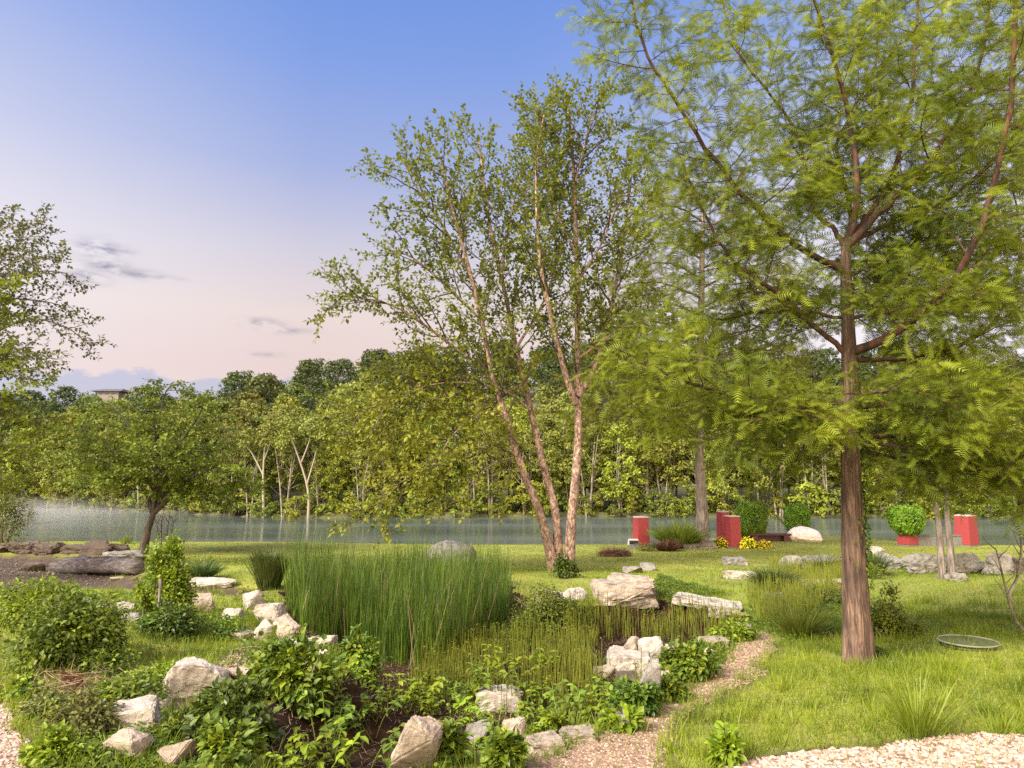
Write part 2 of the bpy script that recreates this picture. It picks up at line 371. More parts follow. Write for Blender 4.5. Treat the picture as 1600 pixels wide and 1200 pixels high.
ROCK_W = rockmat('limestone_white', (.37, .325, .27), (.20, .165, .13), (.08, .06, .045), .45, .6)
ROCK_G = rockmat('limestone_grey', (.22, .20, .175), (.11, .10, .085), (.04, .035, .03), .6, .3)
ROCK_T = rockmat('limestone_tan', (.31, .25, .19), (.17, .135, .10), (.06, .045, .035), .6, .5)
ROCK_D = rockmat('sandstone_dark', (.085, .06, .046), (.055, .04, .03), (.035, .025, .02), .3, .5)
ROCK_P = rockmat('boulder_pink', (.74, .63, .57), (.62, .51, .45), (.36, .28, .25), 0, .2)

BARK_CY = barkmat('cypress_bark', (.03, .017, .011), (.10, .058, .038), (.22, .145, .10), 26, 2.2, .025)
BARK_RED = barkmat('cypress_limb_bark', (.022, .014, .010), (.075, .032, .020), (.15, .06, .035), 12, 4, .01)
BARK_BI = barkmat('river_birch_bark', (.06, .035, .024), (.25, .16, .115), (.46, .33, .26), 16, 8, .03, (.38, .5, .62))
BARK_DK = barkmat('dark_bark', (.025, .018, .013), (.07, .05, .038), (.13, .10, .08), 16, 3, .012)
BARK_GR = barkmat('grey_bark', (.07, .055, .045), (.17, .14, .115), (.28, .23, .19), 16, 2.5, .012)
BARK_PALE = barkmat('pale_bark', (.09, .075, .05), (.22, .195, .14), (.38, .35, .27), 6, 2, .02)
WOOD_GREY = barkmat('weathered_wood', (.025, .018, .015), (.09, .075, .065), (.19, .165, .15), 3, 20, .02)

LF_CY = leafmat('cypress_needles', (0.17, 0.2, 0.012), (0.28, 0.3, 0.02), (0.085, 0.115, 0.012), 0.5)
LF_BI = leafmat('birch_leaves', (0.13, 0.155, 0.016), (0.22, 0.245, 0.026), (0.095, 0.115, 0.014), 0.5, big=.5)
LF_BIL = leafmat('birch_lit_leaves', (0.22, 0.25, 0.018), (0.3, 0.33, 0.03), (0.15, 0.18, 0.014), 0.45, big=.5)  # sunlit look of the lower crown put into a lighter leaf colour
LF_LT = leafmat('small_tree_leaves', (0.14, 0.17, 0.015), (0.23, 0.26, 0.025), (0.085, 0.11, 0.012), 0.42, big=.6)
LF_L2 = leafmat('edge_tree_leaves', (0.09, 0.095, 0.03), (0.15, 0.15, 0.04), (0.07, 0.075, 0.025), 0.3)
LF_L3 = leafmat('edge_lime_leaves', (0.16, 0.2, 0.014), (0.24, 0.28, 0.02), (0.1, 0.13, 0.012), 0.42)
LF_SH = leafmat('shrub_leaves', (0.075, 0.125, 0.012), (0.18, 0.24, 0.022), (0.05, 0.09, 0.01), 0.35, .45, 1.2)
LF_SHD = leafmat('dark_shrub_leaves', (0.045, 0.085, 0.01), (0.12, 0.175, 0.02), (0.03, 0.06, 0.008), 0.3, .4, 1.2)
LF_LIME = leafmat('lime_leaves', (0.17, 0.24, 0.012), (0.27, 0.34, 0.02), (0.12, 0.17, 0.012), 0.42, .5, 1.2)
LF_BRO = leafmat('olive_shrub_leaves', (.10, .10, .03), (.17, .17, .04), (.08, .10, .025), .3, .5, 1.2)
LF_TOP = leafmat('topiary_leaves', (0.13, 0.22, 0.014), (0.21, 0.32, 0.022), (0.08, 0.14, 0.011), 0.35, .5, 1.5)
LF_CAT = leafmat('cattail_blades', (0.06, 0.12, 0.013), (0.14, 0.22, 0.021), (0.035, 0.075, 0.011), 0.35, .45, .5)
LF_HOR = leafmat('horsetail_stems', (0.14, 0.16, 0.02), (0.27, 0.28, 0.035), (0.09, 0.11, 0.015), 0.3, .5, .8)
LF_GR = leafmat('grass_blades', (0.16, 0.23, 0.012), (0.265, 0.325, 0.02), (0.075, 0.125, 0.01), 0.4, .5, .4)
LF_GRD = leafmat('sedge_blades', (.055, .085, .018), (.12, .15, .025), (.04, .06, .015), .25, .5, .8)
LF_BRN = leafmat('brown_sedge', (.12, .06, .03), (.22, .12, .06), (.08, .04, .025), .2, .6, 1)
LF_DRY = leafmat('dry_litter', (.16, .10, .06), (.30, .21, .13), (.10, .06, .04), .1, .8, 1)
LF_YEL = leafmat('yellow_petals', (.62, .50, .01), (.75, .62, .02), (.45, .42, .02), .2, .5, 1)
LF_B1 = leafmat('bank_leaves_olive', (0.17, 0.185, 0.03), (0.25, 0.26, 0.045), (0.12, 0.135, 0.02), 0.35, big=.09)
LF_B2 = leafmat('bank_leaves_green', (0.12, 0.16, 0.02), (0.2, 0.235, 0.03), (0.085, 0.115, 0.016), 0.35, big=.09)
LF_B3 = leafmat('bank_leaves_yellow', (0.21, 0.24, 0.024), (0.31, 0.33, 0.035), (0.15, 0.18, 0.018), 0.38, big=.09)
LF_H1 = leafmat('hill_leaves_dark', (0.042, 0.06, 0.014), (0.075, 0.098, 0.02), (0.03, 0.045, 0.012), 0.25, big=.08)
LF_H2 = leafmat('hill_leaves_mid', (0.07, 0.09, 0.016), (0.115, 0.135, 0.022), (0.05, 0.068, 0.013), 0.3, big=.08)

# ------------------------------------------------------------------ ground, river, pond
def bare(x, y):
    b = sstep(pdist(DRY, x, y) + wob(x, y, .25), -.1, .5)
    b = np.maximum(b, sstep(pdist(POND, x, y) + wob(x, y, .2), -.15, .2))
    b = np.maximum(b, sstep(pdist(SOIL, x, y) + wob(x, y, .12), -.1, .1))
    for pl in (PATH, GRAVEL_R, GRAVEL_L, PEBBLE): b = np.maximum(b, .8 * sstep(pdist(pl, x, y) + wob(x, y, .1), -.2, 0))
    b = np.maximum(b, sstep(y, shore_near(x) + .3, shore_near(x) + 2) * (y < 60))
    return b * (y < 60)
def wood(x, y): return sstep(y, shore_far(x) - 3, shore_far(x) - 1.2)
xs = np.concatenate([np.linspace(-400, -32, 50), np.linspace(-30, -10, 81)[:-1], np.linspace(-10, 10, 251), np.linspace(10, 30, 81)[1:], np.linspace(32, 400, 50)])
ys = np.concatenate([np.linspace(-60, -4, 15)[:-1], np.linspace(-4, 4, 41)[:-1], np.linspace(4, 20, 201), np.linspace(20, 45, 101)[1:], np.linspace(46, 110, 65), np.linspace(113, 420, 80)])
tag(grid_sheet('ground', MAT_GROUND, xs, ys, hg, attrs={'bare': bare, 'wood': wood}), 'grassy garden ground sloping down to the river and up the wooded hill', kind='structure')
rx = np.linspace(-420, 420, 61); ry = np.linspace(31.5, 170, 60)
tag(grid_sheet('river', MAT_RIVER, rx, ry, lambda X, Y: X * 0 + WATER), 'calm grey-green river', kind='structure')
def near_keep(pl, amp=.1, off=0): return lambda x, y: pdist(pl, x, y) + wob(x, y, amp) > off
def bounds(pl):
    a = np.array(pl); return a.min(0) - .3, a.max(0) + .3
def sheet(name, mat, pl, off=.006, amp=.1, step=.07, label=None, inset=0):
    (x0, y0), (x1, y1) = bounds(pl)
    x0, y0, x1, y1 = max(x0, -12), max(y0, 1), min(x1, 12), min(y1, 30)
    o = grid_sheet(name, mat, np.arange(x0, x1, step), np.arange(y0, y1, step), lambda X, Y: hg(X, Y) + off, keep=near_keep(pl, amp, inset))
    return tag(o, label, kind='structure')
sheet('pond_bed', MAT_MUD, POND, .008, .12, .08, 'dark mud floor of the overgrown garden pond')
sheet('gravel_path', MAT_BED, PATH, .008, .06, .06, 'pinkish gravel path along the pond edge')
sheet('gravel_drive', MAT_BED, GRAVEL_R, .010, .05, .08, 'pale gravel drive in front of the grass')
sheet('gravel_strip', MAT_BED, GRAVEL_L, .010, .05, .08, 'pale gravel strip beside the weeds')
pz = -1.02
(x0, y0), (x1, y1) = bounds(POND)
def below(x, y): return (hg(x, y) < -1.12) & (pdist(POND, x, y) > .02)
MINP = float(hg(*np.array(POND).mean(0)))

# ------------------------------------------------------------------ rocks
rng = np.random.default_rng(7)
def rock_mesh(name, dims, seed, mat, cuts=15, round_=0, sub=4, rough=.06, flat=False):
    bm = bmesh.new(); r = np.random.default_rng(seed)
    if round_ > 0:                      # water-worn boulder
        bmesh.ops.create_icosphere(bm, subdivisions=5, radius=1); V = np.array([v.co[:] for v in bm.verts])
        pl = norm(r.normal(size=(cuts, 3))); dd = r.uniform(.6, .8, cuts) + round_
        for n_, d in zip(pl, dd):
            s = V @ n_ - d; V = V - np.where(s > 0, s * .6, 0)[:, None] * n_
    else:                               # broken block: hull of a few points, chamfered and roughened
        d = norm(r.normal(size=(cuts + 3, 3))); pw = .42 if flat else .65
        q = np.sign(d) * np.abs(d) ** pw; q = q * r.uniform(.8, 1.05, len(q))[:, None]
        if flat: q = np.vstack([q[:6], np.array([(a, b, c) for a in (-1, 1) for b in (-1, 1) for c in (-1, 1)]) * r.uniform(.72, 1.08, (8, 3))])
        vs_ = [bm.verts.new(p_) for p_ in q]; res = bmesh.ops.convex_hull(bm, input=vs_)
        bmesh.ops.delete(bm, geom=[v for v in bm.verts if not v.link_faces], context='VERTS')
        bmesh.ops.dissolve_limit(bm, angle_limit=R(14), verts=bm.verts[:], edges=bm.edges[:])
        bmesh.ops.bevel(bm, geom=bm.edges[:], offset=.055, segments=2, affect='EDGES', clamp_overlap=True)
        bmesh.ops.triangulate(bm, faces=bm.faces[:])
        for it in range(4):
            lim = (.5, .3, .18, .12)[it] * (1 if sub < 5 else .7)
            es = [e for e in bm.edges if e.calc_length() > lim]
            if es: bmesh.ops.subdivide_edges(bm, edges=es, cuts=1)
            bmesh.ops.triangulate(bm, faces=[f for f in bm.faces if len(f.verts) > 3])
        V = np.array([v.co[:] for v in bm.verts])
    V = V / np.abs(V).max(0); o_ = r.uniform(-50, 50, 3)
    for i, v in enumerate(V):
        q = Vector(v * 1.3 + o_); k = mn.fractal(q, .9, 2.1, 5) * rough * 1.7 + (abs(mn.noise(q * 3.1)) - .25) * rough * 1.6
        V[i] = v * (1 + k)
    V = V * np.array(dims) / 2
    for v, c_ in zip(bm.verts, V): v.co = c_
    me = bpy.data.meshes.new(name); bm.to_mesh(me); bm.free()
    for p_ in me.polygons: p_.use_smooth = True
    try: me.set_sharp_from_angle(angle=R(30))
    except Exception: pass
    me.materials.append(mat); return me
ROCKS = []
def rock(px, py, wp, hp, label, mat=None, dep=.75, cat='rock', name='rock', group=None, tilt=(0, 0), rot=None, sink=.3, base=None, **k):
    g = G(px, py) if base is None else base; s = g[1] / F
    W, H = wp * s, hp * s; Hf = H * (1 + sink)
    seed = int(px * 7 + py); ROCKS.append((g[0], g[1] + W * dep * .4, W, W * dep))
    me = rock_mesh(name, (W, W * dep, Hf), seed, mat or ROCK_W, **k)
    o = bpy.data.objects.new(name, me); COL.objects.link(o)
    if k.get('flat'): sink = min(sink, .2)
    o.location = (g[0], g[1] + W * dep * .4, g[2] - H * sink + Hf / 2)
    o.rotation_euler = (tilt[0], tilt[1], rot if rot is not None else 0)
    return tag(o, label, cat, group)

EDGE = 'limestone rocks edging the pond'
rock(703, 884, 80, 36, 'rounded grey boulder on the lawn behind the cattails', ROCK_G, cat='boulder', name='boulder', cuts=3, round_=.2, rough=.04, dep=.7)
rock(976, 948, 104, 32, 'big low grey-tan slab at the back of the pond, under the upper block', ROCK_T, rot=.1, group=EDGE, flat=True, cuts=5, sub=5)
rock(992, 936, 76, 32, 'big grey-tan block rising behind the low back pond slab', ROCK_T, rot=-.2, group=EDGE, flat=True, cuts=5)
rock(992, 896, 36, 10, 'small grey stone in the grass above the big back slab', ROCK_G, cuts=5)
rock(1012, 893, 28, 12, 'low grey stone just right of the small one above the big slab', ROCK_G)
rock(858, 944, 52, 20, 'low pale rock on the pond edge below the birch trunks', ROCK_W, group=EDGE, rot=.3)
rock(902, 944, 38, 24, 'pale wedge rock between the birch and the big slab', ROCK_W, group=EDGE, rot=.8)
rock(1098, 950, 84, 12, 'long thin pale slab jutting over the dark pond edge', ROCK_W, group=EDGE, rot=-.35, flat=True, dep=.5, tilt=(.05, .12))
rock(1137, 963, 54, 19, 'pale angular slab at the right end of the jutting one', ROCK_W, group=EDGE, rot=-.3, flat=True, dep=.7, tilt=(.15, .1))
rock(1158, 905, 52, 11, 'cream flat stone lying in grass above the pond', ROCK_W, rot=-.3, flat=True, dep=.4)
rock(1288, 917, 78, 9, 'long flat pale stone beside the cypress trunk', ROCK_T, flat=True, dep=.35, rot=-.1)
rock(1150, 884, 38, 10, 'flat grey stone half buried in lawn above the cream stone', ROCK_G, flat=True)
rock(1215, 938, 38, 10, 'mossy low stone under the dark grass clump', ROCK_G)
rock(391, 952, 36, 27, 'grey-white rock, topmost of the row left of the cattails', ROCK_W, group=EDGE, rot=.5)
rock(418, 974, 50, 30, 'second pale rock down the row left of the cattails', ROCK_W, group=EDGE, rot=-.3)
rock(412, 1002, 34, 32, 'narrow upright pale rock leaning left of the pond', ROCK_W, group=EDGE, rot=.2, tilt=(0, .4))
rock(444, 1003, 50, 34, 'large tan-white rock at the bottom of the row left of the cattails', ROCK_T, group=EDGE, rot=-.5, tilt=(.1, .35))
rock(500, 1018, 44, 22, 'pale rock half hidden by leaves at the cattails\' front corner', ROCK_W, group=EDGE)
rock(470, 1012, 34, 13, 'small pale rock between tan rock and leafy corner rock', ROCK_W, group=EDGE)
rock(492, 1052, 46, 30, 'white pointed rock overhung by the leafy bush', ROCK_W, group=EDGE, rot=-.6)
rock(308, 956, 40, 28, 'pale rock right of the post-like shrub', ROCK_T, rot=.3)
rock(362, 972, 38, 18, 'small pale rock in weeds left of the pond row', ROCK_W)
rock(372, 1002, 40, 12, 'low pinkish stone below the small weed rock', ROCK_T)
rock(172, 964, 56, 18, 'pale rock at the right edge of the large left bush', ROCK_W, rot=.2)
rock(200, 975, 40, 14, 'flat grey rock beside the post-like shrub\'s left side', ROCK_G)
rock(128, 945, 26, 9, 'tiny white stone above the large left bush', ROCK_W)
rock(323, 920, 82, 15, 'long pale flat rock on bare soil near the dark grass tussock', ROCK_W, dep=.45)
rock(45, 893, 34, 15, 'brown block lying on bare soil at the left', ROCK_D, rot=.3)
rock(180, 908, 24, 6, 'small flat pale stone on the dry soil below the log', ROCK_T)
rock(292, 1094, 100, 50, 'big white pitted rock above the bank of leaves', ROCK_W, rot=.1, sub=5, cuts=8)
rock(372, 1078, 50, 30, 'grey-pink rock right of the big white pitted rock', ROCK_T, rot=-.4)
rock(245, 1118, 32, 22, 'small pale rock below left of the big white pitted rock', ROCK_W)
rock(188, 1158, 92, 42, 'wide flat cream rock near the front left', ROCK_W, rot=.25, tilt=(0, -.12), sub=5, flat=True)
rock(183, 1196, 78, 44, 'cream rock just below the wide flat front-left one', ROCK_T, rot=-.2, sub=5)
rock(265, 1212, 66, 54, 'yellowish smooth rock at the bottom beside vine leaves', ROCK_T, rot=.4, cuts=5, sub=5)
rock(256, 1138, 28, 14, 'thin pale stone between front rocks and leaves', ROCK_W)
rock(652, 1222, 84, 80, 'tall pale pointed rock at the bottom of the pond', ROCK_T, rot=.5, tilt=(.1, .35), sub=5, cuts=7)
rock(752, 1170, 50, 48, 'grey-tan rock in the pond right of the tall pointed rock', ROCK_G, rot=.3, cuts=6)
rock(802, 1172, 46, 42, 'grey rock beside leafy sprigs at the pond front', ROCK_T, rot=-.4)
rock(780, 1114, 70, 28, 'white flat rock standing out in the dark pond', ROCK_W, rot=.05, flat=True, cuts=7)
rock(905, 1163, 62, 14, 'flat tan stone at the path edge by the pond plants', ROCK_T, flat=True, rot=.1)
rock(852, 1182, 60, 20, 'grey-tan stone where path meets pond front', ROCK_T, flat=True, rot=.4)
rock(985, 1142, 44, 30, 'tan stone at the path bend under the leafy plant', ROCK_G, rot=.3)
ISL = 'stacked rocks of the pond islet'
rock(966, 1043, 36, 34, 'blocky cream rock, leftmost of the pond islet', ROCK_W, group=ISL, rot=.2)
rock(990, 1032, 34, 34, 'grey wedge rock second on the pond islet', ROCK_T, group=ISL, rot=.7)
rock(1022, 1040, 46, 38, 'broad cream rock at the back of the pond islet', ROCK_W, group=ISL, rot=-.2)
rock(1050, 1032, 22, 26, 'small square cream rock at the right end of the islet', ROCK_W, group=ISL)
rock(988, 1066, 70, 36, 'wide flat cream rock across the islet front', ROCK_W, group=ISL, flat=True)
rock(1035, 1058, 38, 20, 'thin cream rock on the islet right of the wide one', ROCK_W, group=ISL, flat=True)
rock(948, 1064, 38, 22, 'low pale rock at the islet\'s left foot', ROCK_T, group=ISL)
rock(985, 1082, 44, 26, 'brown-grey rock at the bottom of the islet', ROCK_D, group=ISL, rot=.3)
rock(1012, 1106, 36, 66, 'tilted grey slab leaning in leaves below the islet', ROCK_G, rot=.3, tilt=(0, .45), dep=.5, flat=False)
rock(1052, 1094, 44, 28, 'grey-white angular rock by the path below the islet', ROCK_G, rot=-.5, tilt=(0, .4))
rock(1038, 1072, 26, 20, 'small tan rock on top of the tilted grey slab', ROCK_T)
rock(1110, 1032, 18, 17, 'round white stone at the right pond edge', ROCK_W, cuts=3, round_=.15)
rock(1118, 1012, 44, 12, 'flat grey-tan stone at the upper end of the gravel path', ROCK_T, flat=True)
rock(1165, 985, 26, 10, 'small pale stone among vines at the right pond edge', ROCK_W)
WALL = 'low stone wall across the right lawn'
for a in ((1240, 888, 48, 18, 'low grey wall stone left of the cypress trunk'), (1288, 890, 58, 20, 'long grey wall stone touching the cypress trunk'),
          (1400, 890, 52, 26, 'grey wall stone right of the cypress trunk'),
          (1450, 897, 60, 30, 'domed grey wall stone left of the twin trunks'), (1512, 897, 62, 30, 'broad grey wall stone right of the twin trunks'),
          (1568, 899, 46, 32, 'grey-white wall stone behind the bare sapling'), (1612, 897, 50, 26, 'brown wall stone at the right frame edge'),
          (1500, 910, 30, 14, 'small grey stone at the foot of the twin trunks'), (1433, 888, 26, 18, 'small brown wall stone above the domed one')):
    rock(*a, mat=ROCK_D if 'brown' in a[4] else ROCK_G, group=WALL, dep=.6, cuts=20, rough=.10)
rock(1374, 866, 30, 13, 'white block on the lawn right of the cypress trunk', ROCK_W)
rock(1263, 847, 54, 22, 'rounded pinkish-white boulder on the lawn by the river', ROCK_P, cat='boulder', name='boulder', cuts=7, round_=.12, rough=.03, dep=.6, tilt=(0, .12))
LW = 'dark stone ledge at the left lawn edge'
for i, (a, b, c_, d) in enumerate(((-20, 866, 60, 18), (28, 867, 56, 20), (72, 868, 50, 20), (108, 866, 44, 16), (145, 868, 44, 22), (178, 866, 40, 16), (188, 878, 74, 14))):
    rock(a, b, c_, d, ('dark ledge stone cut by the left frame edge', 'long dark ledge stone under grass', 'dark blocky ledge stone above brown block', 'thin dark ledge stone mid-ledge',
        'rough dark ledge stone with gaps', 'dark ledge stone near the small tree', 'flat grey slab stepping down from the dark ledge')[i], ROCK_D if i < 6 else ROCK_G, group=LW, dep=.5, cuts=18, rough=.12, rot=.1 * (i % 3 - 1))

# ------------------------------------------------------------------ built objects near the river
RED = plain('red_paint', (.17, .009, .011), .65, (.26, .035, .035), 45, .006)
WHITE = plain('white_cap', (.45, .38, .34), .7, (.3, .25, .22), 25)
CONC = plain('concrete', (.16, .155, .14), .85, (.10, .10, .085), 12, .004)
def box(bm, x0, x1, y0, y1, z0, z1, taper=0):
    vs_ = [bm.verts.new((x, y, z)) for z, t in ((z0, 0), (z1, taper)) for x, y in ((x0 + t, y0 + t), (x1 - t, y0 + t), (x1 - t, y1 - t), (x0 + t, y1 - t))]
    for f in ((3, 2, 1, 0), (4, 5, 6, 7), (0, 1, 5, 4), (1, 2, 6, 5), (2, 3, 7, 6), (3, 0, 4, 7)): bm.faces.new([vs_[i] for i in f])
def bobj(name, bm, mat, parent, bev=.01):
    if bev: bmesh.ops.bevel(bm, geom=bm.edges[:], offset=bev, segments=2, affect='EDGES')
    me = bpy.data.meshes.new(name); bm.to_mesh(me); bm.free(); me.materials.append(mat)
    o = bpy.data.objects.new(name, me); COL.objects.link(o); o.parent = parent; return o
def pedestal(px, pyb, wp, hp, label, rot=.35, cap=True, Y=None):
    g = G(px, pyb); s = g[1] / F; W, H = wp * s * .8, hp * s
    r = empty('pedestal', g, label, 'pedestal', 'red pedestals by the river'); r.rotation_euler.z = rot
    bm = bmesh.new(); box(bm, -W / 2, W / 2, -W / 2, W / 2, .06, H - .05, W * .07); bobj('post', bm, RED, r, .012)
    bm = bmesh.new(); box(bm, -W / 2 - .03, W / 2 + .03, -W / 2 - .03, W / 2 + .03, -.15, .06); bobj('base', bm, CONC, r, .01)
    if cap:
        bm = bmesh.new(); box(bm, -W * .44, W * .44, -W * .44, W * .44, H - .05, H); bobj('cap', bm, WHITE, r, .008)
    return r, g, s, W, H
pedestal(1002, 853.5, 25, 45, 'tapered red pedestal standing alone beside the birch at the river', .3)
pedestal(1131, 852, 20, 52, 'taller red pedestal behind the other of the pair', .35)
pedestal(1145, 856, 25, 49, 'front red pedestal of the close pair by yellow flowers', .3)
r_, g_, s_, W_, H_ = pedestal(1419, 853, 27, 22, 'short red pedestal under the clipped round bush', .4, cap=False)
pedestal(1511, 853, 31, 47, 'tapered red pedestal at the right end of the concrete bench wall', .5)
g = G(1465, 853); s = g[1] / F
r = empty('low_wall', g, 'low grey concrete wall between two red pedestals', 'wall')
bm = bmesh.new(); box(bm, -1.0, 1.0, -.15, .15, -.1, .42); bobj('wall_body', bm, CONC, r, .015)
bm = bmesh.new(); box(bm, -1.02, 1.02, -.17, .17, .423, .46); bobj('coping', bm, CONC, r, .01)
g = G(1203, 846)
r = empty('bench', g, 'low dark red bench between two clipped bushes', 'bench')
DRED = plain('dark_red', (.07, .012, .012), .5)
bm = bmesh.new(); box(bm, -.95, .95, -.2, .2, .28, .36); bobj('seat', bm, DRED, r, .01)
for sx in (-.7, .7):
    bm = bmesh.new(); box(bm, sx - .12, sx + .12, -.17, .17, -.1, .278); bobj('leg', bm, DRED, r, .01)
bm = bmesh.new(); box(bm, -.9, .9, .05, .08, .02, .277); bobj('stretcher', bm, DRED, r, .004)
# white lamp box
g = G(992, 858)
r = empty('floodlight', g, 'small white garden light on a block beside the brown sedge mound', 'garden light')
bm = bmesh.new(); box(bm, -.24, .24, -.16, .16, -.1, .16); bobj('block', bm, CONC, r, .015)
bm = bmesh.new(); box(bm, -.28, .16, -.14, .14, .162, .40, .03); bobj('housing', bm, WHITE, r, .02)
bm = bmesh.new(); box(bm, -.24, .12, -.152, -.128, .20, .35); bobj('lens', bm, plain('dark_glass', (.02, .02, .025), .15), r, .004)
# red-brown coping behind it
g = G(1020, 853)
# broken stone slabs under the second cypress
rock(1090, 858, 62, 9, 'weathered grey slab at the foot of the grey-barked cypress', ROCK_G, flat=True, dep=.5, rot=.15)
rock(1108, 854, 46, 9, 'tilted narrow slab lying on the weathered slab', ROCK_T, flat=True, dep=.35, tilt=(0, -.14), rot=-.2, sink=.1)
# manhole / ring cover
g = G(1524, 1013); s = g[1] / F
r = empty('well_cover', g + np.array([0, .15, .03]), 'round grey cover with pale rim flush in the grass', 'well cover')
bm = bmesh.new(); bmesh.ops.create_cone(bm, cap_ends=True, segments=48, radius1=.335, radius2=.33, depth=.05)
bobj('lid', bm, plain('lid_grey', (.10, .11, .05), .8, (.06, .075, .03), 14, .01), r, 0)
tt = np.linspace(0, 2 * math.pi, 49)
ring = tube(np.stack([.36 * np.cos(tt), .36 * np.sin(tt), 0 * tt + .03], -1), np.full(49, .012), 6, cap=False)
mesh_obj('rim', *ring, plain('rim_pale', (.17, .16, .12), .8, (.2, .19, .14), 20), r, True)

# logs
def log_mesh(pts, rad, sides=12, seed=0, amp=.12):
    r = np.random.default_rng(seed); ph = r.uniform(0, 6, 4)
    bf = lambda p, a: 1 + amp * np.sin(a * 3 + ph[0])[None] + amp * .6 * np.sin(a * 7 + ph[1])[None] + amp * .5 * np.sin(np.arange(len(p)) * 1.3 + ph[2])[:, None] * np.sin(a * 2 + ph[3])[None]
    V, f, s_ = tube(pts, rad, sides, True, bf)
    return V, np.concatenate([f, np.arange(sides)[::-1]]), np.append(s_, sides)
def log(p0, p1, r, label, seed=0, mat=WOOD_GREY):
    a, b = G(*p0), G(*p1); a = a + [0, 0, r * .7]; b = b + [0, 0, r * .7]
    pts = spline([a, (a + b) / 2 + [0, .05, .03], b], 14); V, f, s_ = log_mesh(pts, np.linspace(r, r * .75, 14), 14, seed)
    o = mesh_obj('log', V, f, s_, mat, None, True, origin=tuple(a)); return tag(o, label, 'log', 'weathered logs on the bare soil')
log((100, 896), (215, 898), .26, 'thick weathered grey log lying on bare soil', 1)
log((150, 888), (205, 884), .16, 'dark burnt-looking log on top of the thick grey one', 2, BARK_DK)
log((82, 890), (140, 896), .13, 'short splintered log left of the thick grey one', 3)

# ------------------------------------------------------------------ tree machinery
class TB:
    def __init__(s, seed): s.r = np.random.default_rng(seed); s.t = []; s.lp = []; s.ld = []; s.ln = []; s.ls = []
    def perp(s, T, az):
        a = np.cross(T, [0, 0, 1.]);
        if np.linalg.norm(a) < .15: a = np.cross(T, [1., 0, 0])
        a = a / np.linalg.norm(a); b = np.cross(T, a); return a * math.cos(az) + b * math.sin(az)
    def walk(s, p, d, Ln, n, wig, up):
        pts = [p]; d = d / np.linalg.norm(d)
        for i in range(n):
            d = d + s.r.normal(size=3) * wig; d[2] += up / n; d = d / np.linalg.norm(d); p = p + d * Ln / n; pts.append(p)
        return np.array(pts)
    def children(s, pts, spacing, Lf, ang, flat=1.0, start=.1, az0=None):
        seg = np.linalg.norm(np.diff(pts, axis=0), axis=1); cum = np.concatenate([[0], np.cumsum(seg)]); tot = cum[-1]
        out = []; x = start * tot; az = s.r.uniform(0, 6.28)
        while x < tot:
            i = min(np.searchsorted(cum, x, 'right') - 1, len(pts) - 2); f = (x - cum[i]) / max(seg[i], 1e-6)
            p = pts[i] + (pts[i + 1] - pts[i]) * f; T = (pts[i + 1] - pts[i]) / max(seg[i], 1e-6)
            az += 2.4 + s.r.normal() * .3; a = ang * s.r.uniform(.75, 1.25)
            d = T * math.cos(a) + s.perp(T, az) * math.sin(a); d[2] *= flat; d /= np.linalg.norm(d)
            out.append((p, d, Lf(x / tot, tot) * s.r.uniform(.7, 1.2), x / tot)); x += spacing * s.r.uniform(.7, 1.3)
        return out
    def leaves(s, pts, spacing, size, ang=1.0, flat=1.0, start=.1, tip=True):
        for p, d, l, t in s.children(pts, spacing, lambda t, T: size, ang, flat, start):
            s.lp.append(p); s.ld.append(d); s.ln.append((s.r.normal() * .5, s.r.normal() * .5, 1)); s.ls.append(l)
        if tip:
            s.lp.append(pts[-1]); s.ld.append(pts[-1] - pts[-2]); s.ln.append((s.r.normal() * .4, s.r.normal() * .4, 1)); s.ls.append(size)
    def leafmesh(s, tmpl, name, mat, parent, origin, filt=None):
        lp, ld, ln, ls = map(lambda a: np.array(a, float), (s.lp, s.ld, s.ln, s.ls))
        if filt is not None: k = filt(lp); lp, ld, ln, ls = lp[k], ld[k], ln[k], ls[k]
        if isinstance(tmpl, list):
            q = s.r.integers(0, len(tmpl), len(lp)); ls = ls * s.r.uniform(.7, 1.35, len(ls)); ln = ln + s.r.normal(size=ln.shape) * .35; Fr = frames(ld, ln)
            return mesh_obj(name, *join([scatter(t_, lp[q == i], Fr[q == i], ls[q == i]) for i, t_ in enumerate(tmpl)]), mat, parent, origin=origin)
        return mesh_obj(name, *scatter(tmpl, lp, frames(ld, ln), ls), mat, parent, origin=origin)

def spray_tmpl(n=9, seed=0, bend=0, wide=.34):
    """a feathery twig: thin axis + two rows of needles"""
    r = np.random.default_rng(seed); V, Fc = [], []
    V += [(0, .010, 0), (0, -.010, 0), (1, 0, -.08)]; Fc.append((0, 1, 2))
    for i in range(n):
        x = .06 + .9 * i / n; l = wide * math.sin(math.pi * (.15 + .8 * i / n)) ** .7
        for sg in (-1, 1):
            k = len(V); dx = .55 * l; z = -.08 * x + r.uniform(-.05, .05); w_ = .031
            V += [(x - w_, 0, -.08 * x), (x + w_, 0, -.08 * x), (x + dx, sg * l, z)]; Fc.append((k, k + 1, k + 2))
    return V, Fc
SPRAY = spray_tmpl(8)
def bent(t, by, bz): return [(x, y + by * x * x, z + bz * x * x) for x, y, z in t[0]], t[1]
SPRAYS = [spray_tmpl(10, 1, 0, .27), bent(spray_tmpl(9, 2, 0, .32), .22, -.25), bent(spray_tmpl(11, 3, 0, .23), -.25, -.1), bent(spray_tmpl(8, 4, 0, .3), .05, -.5)]

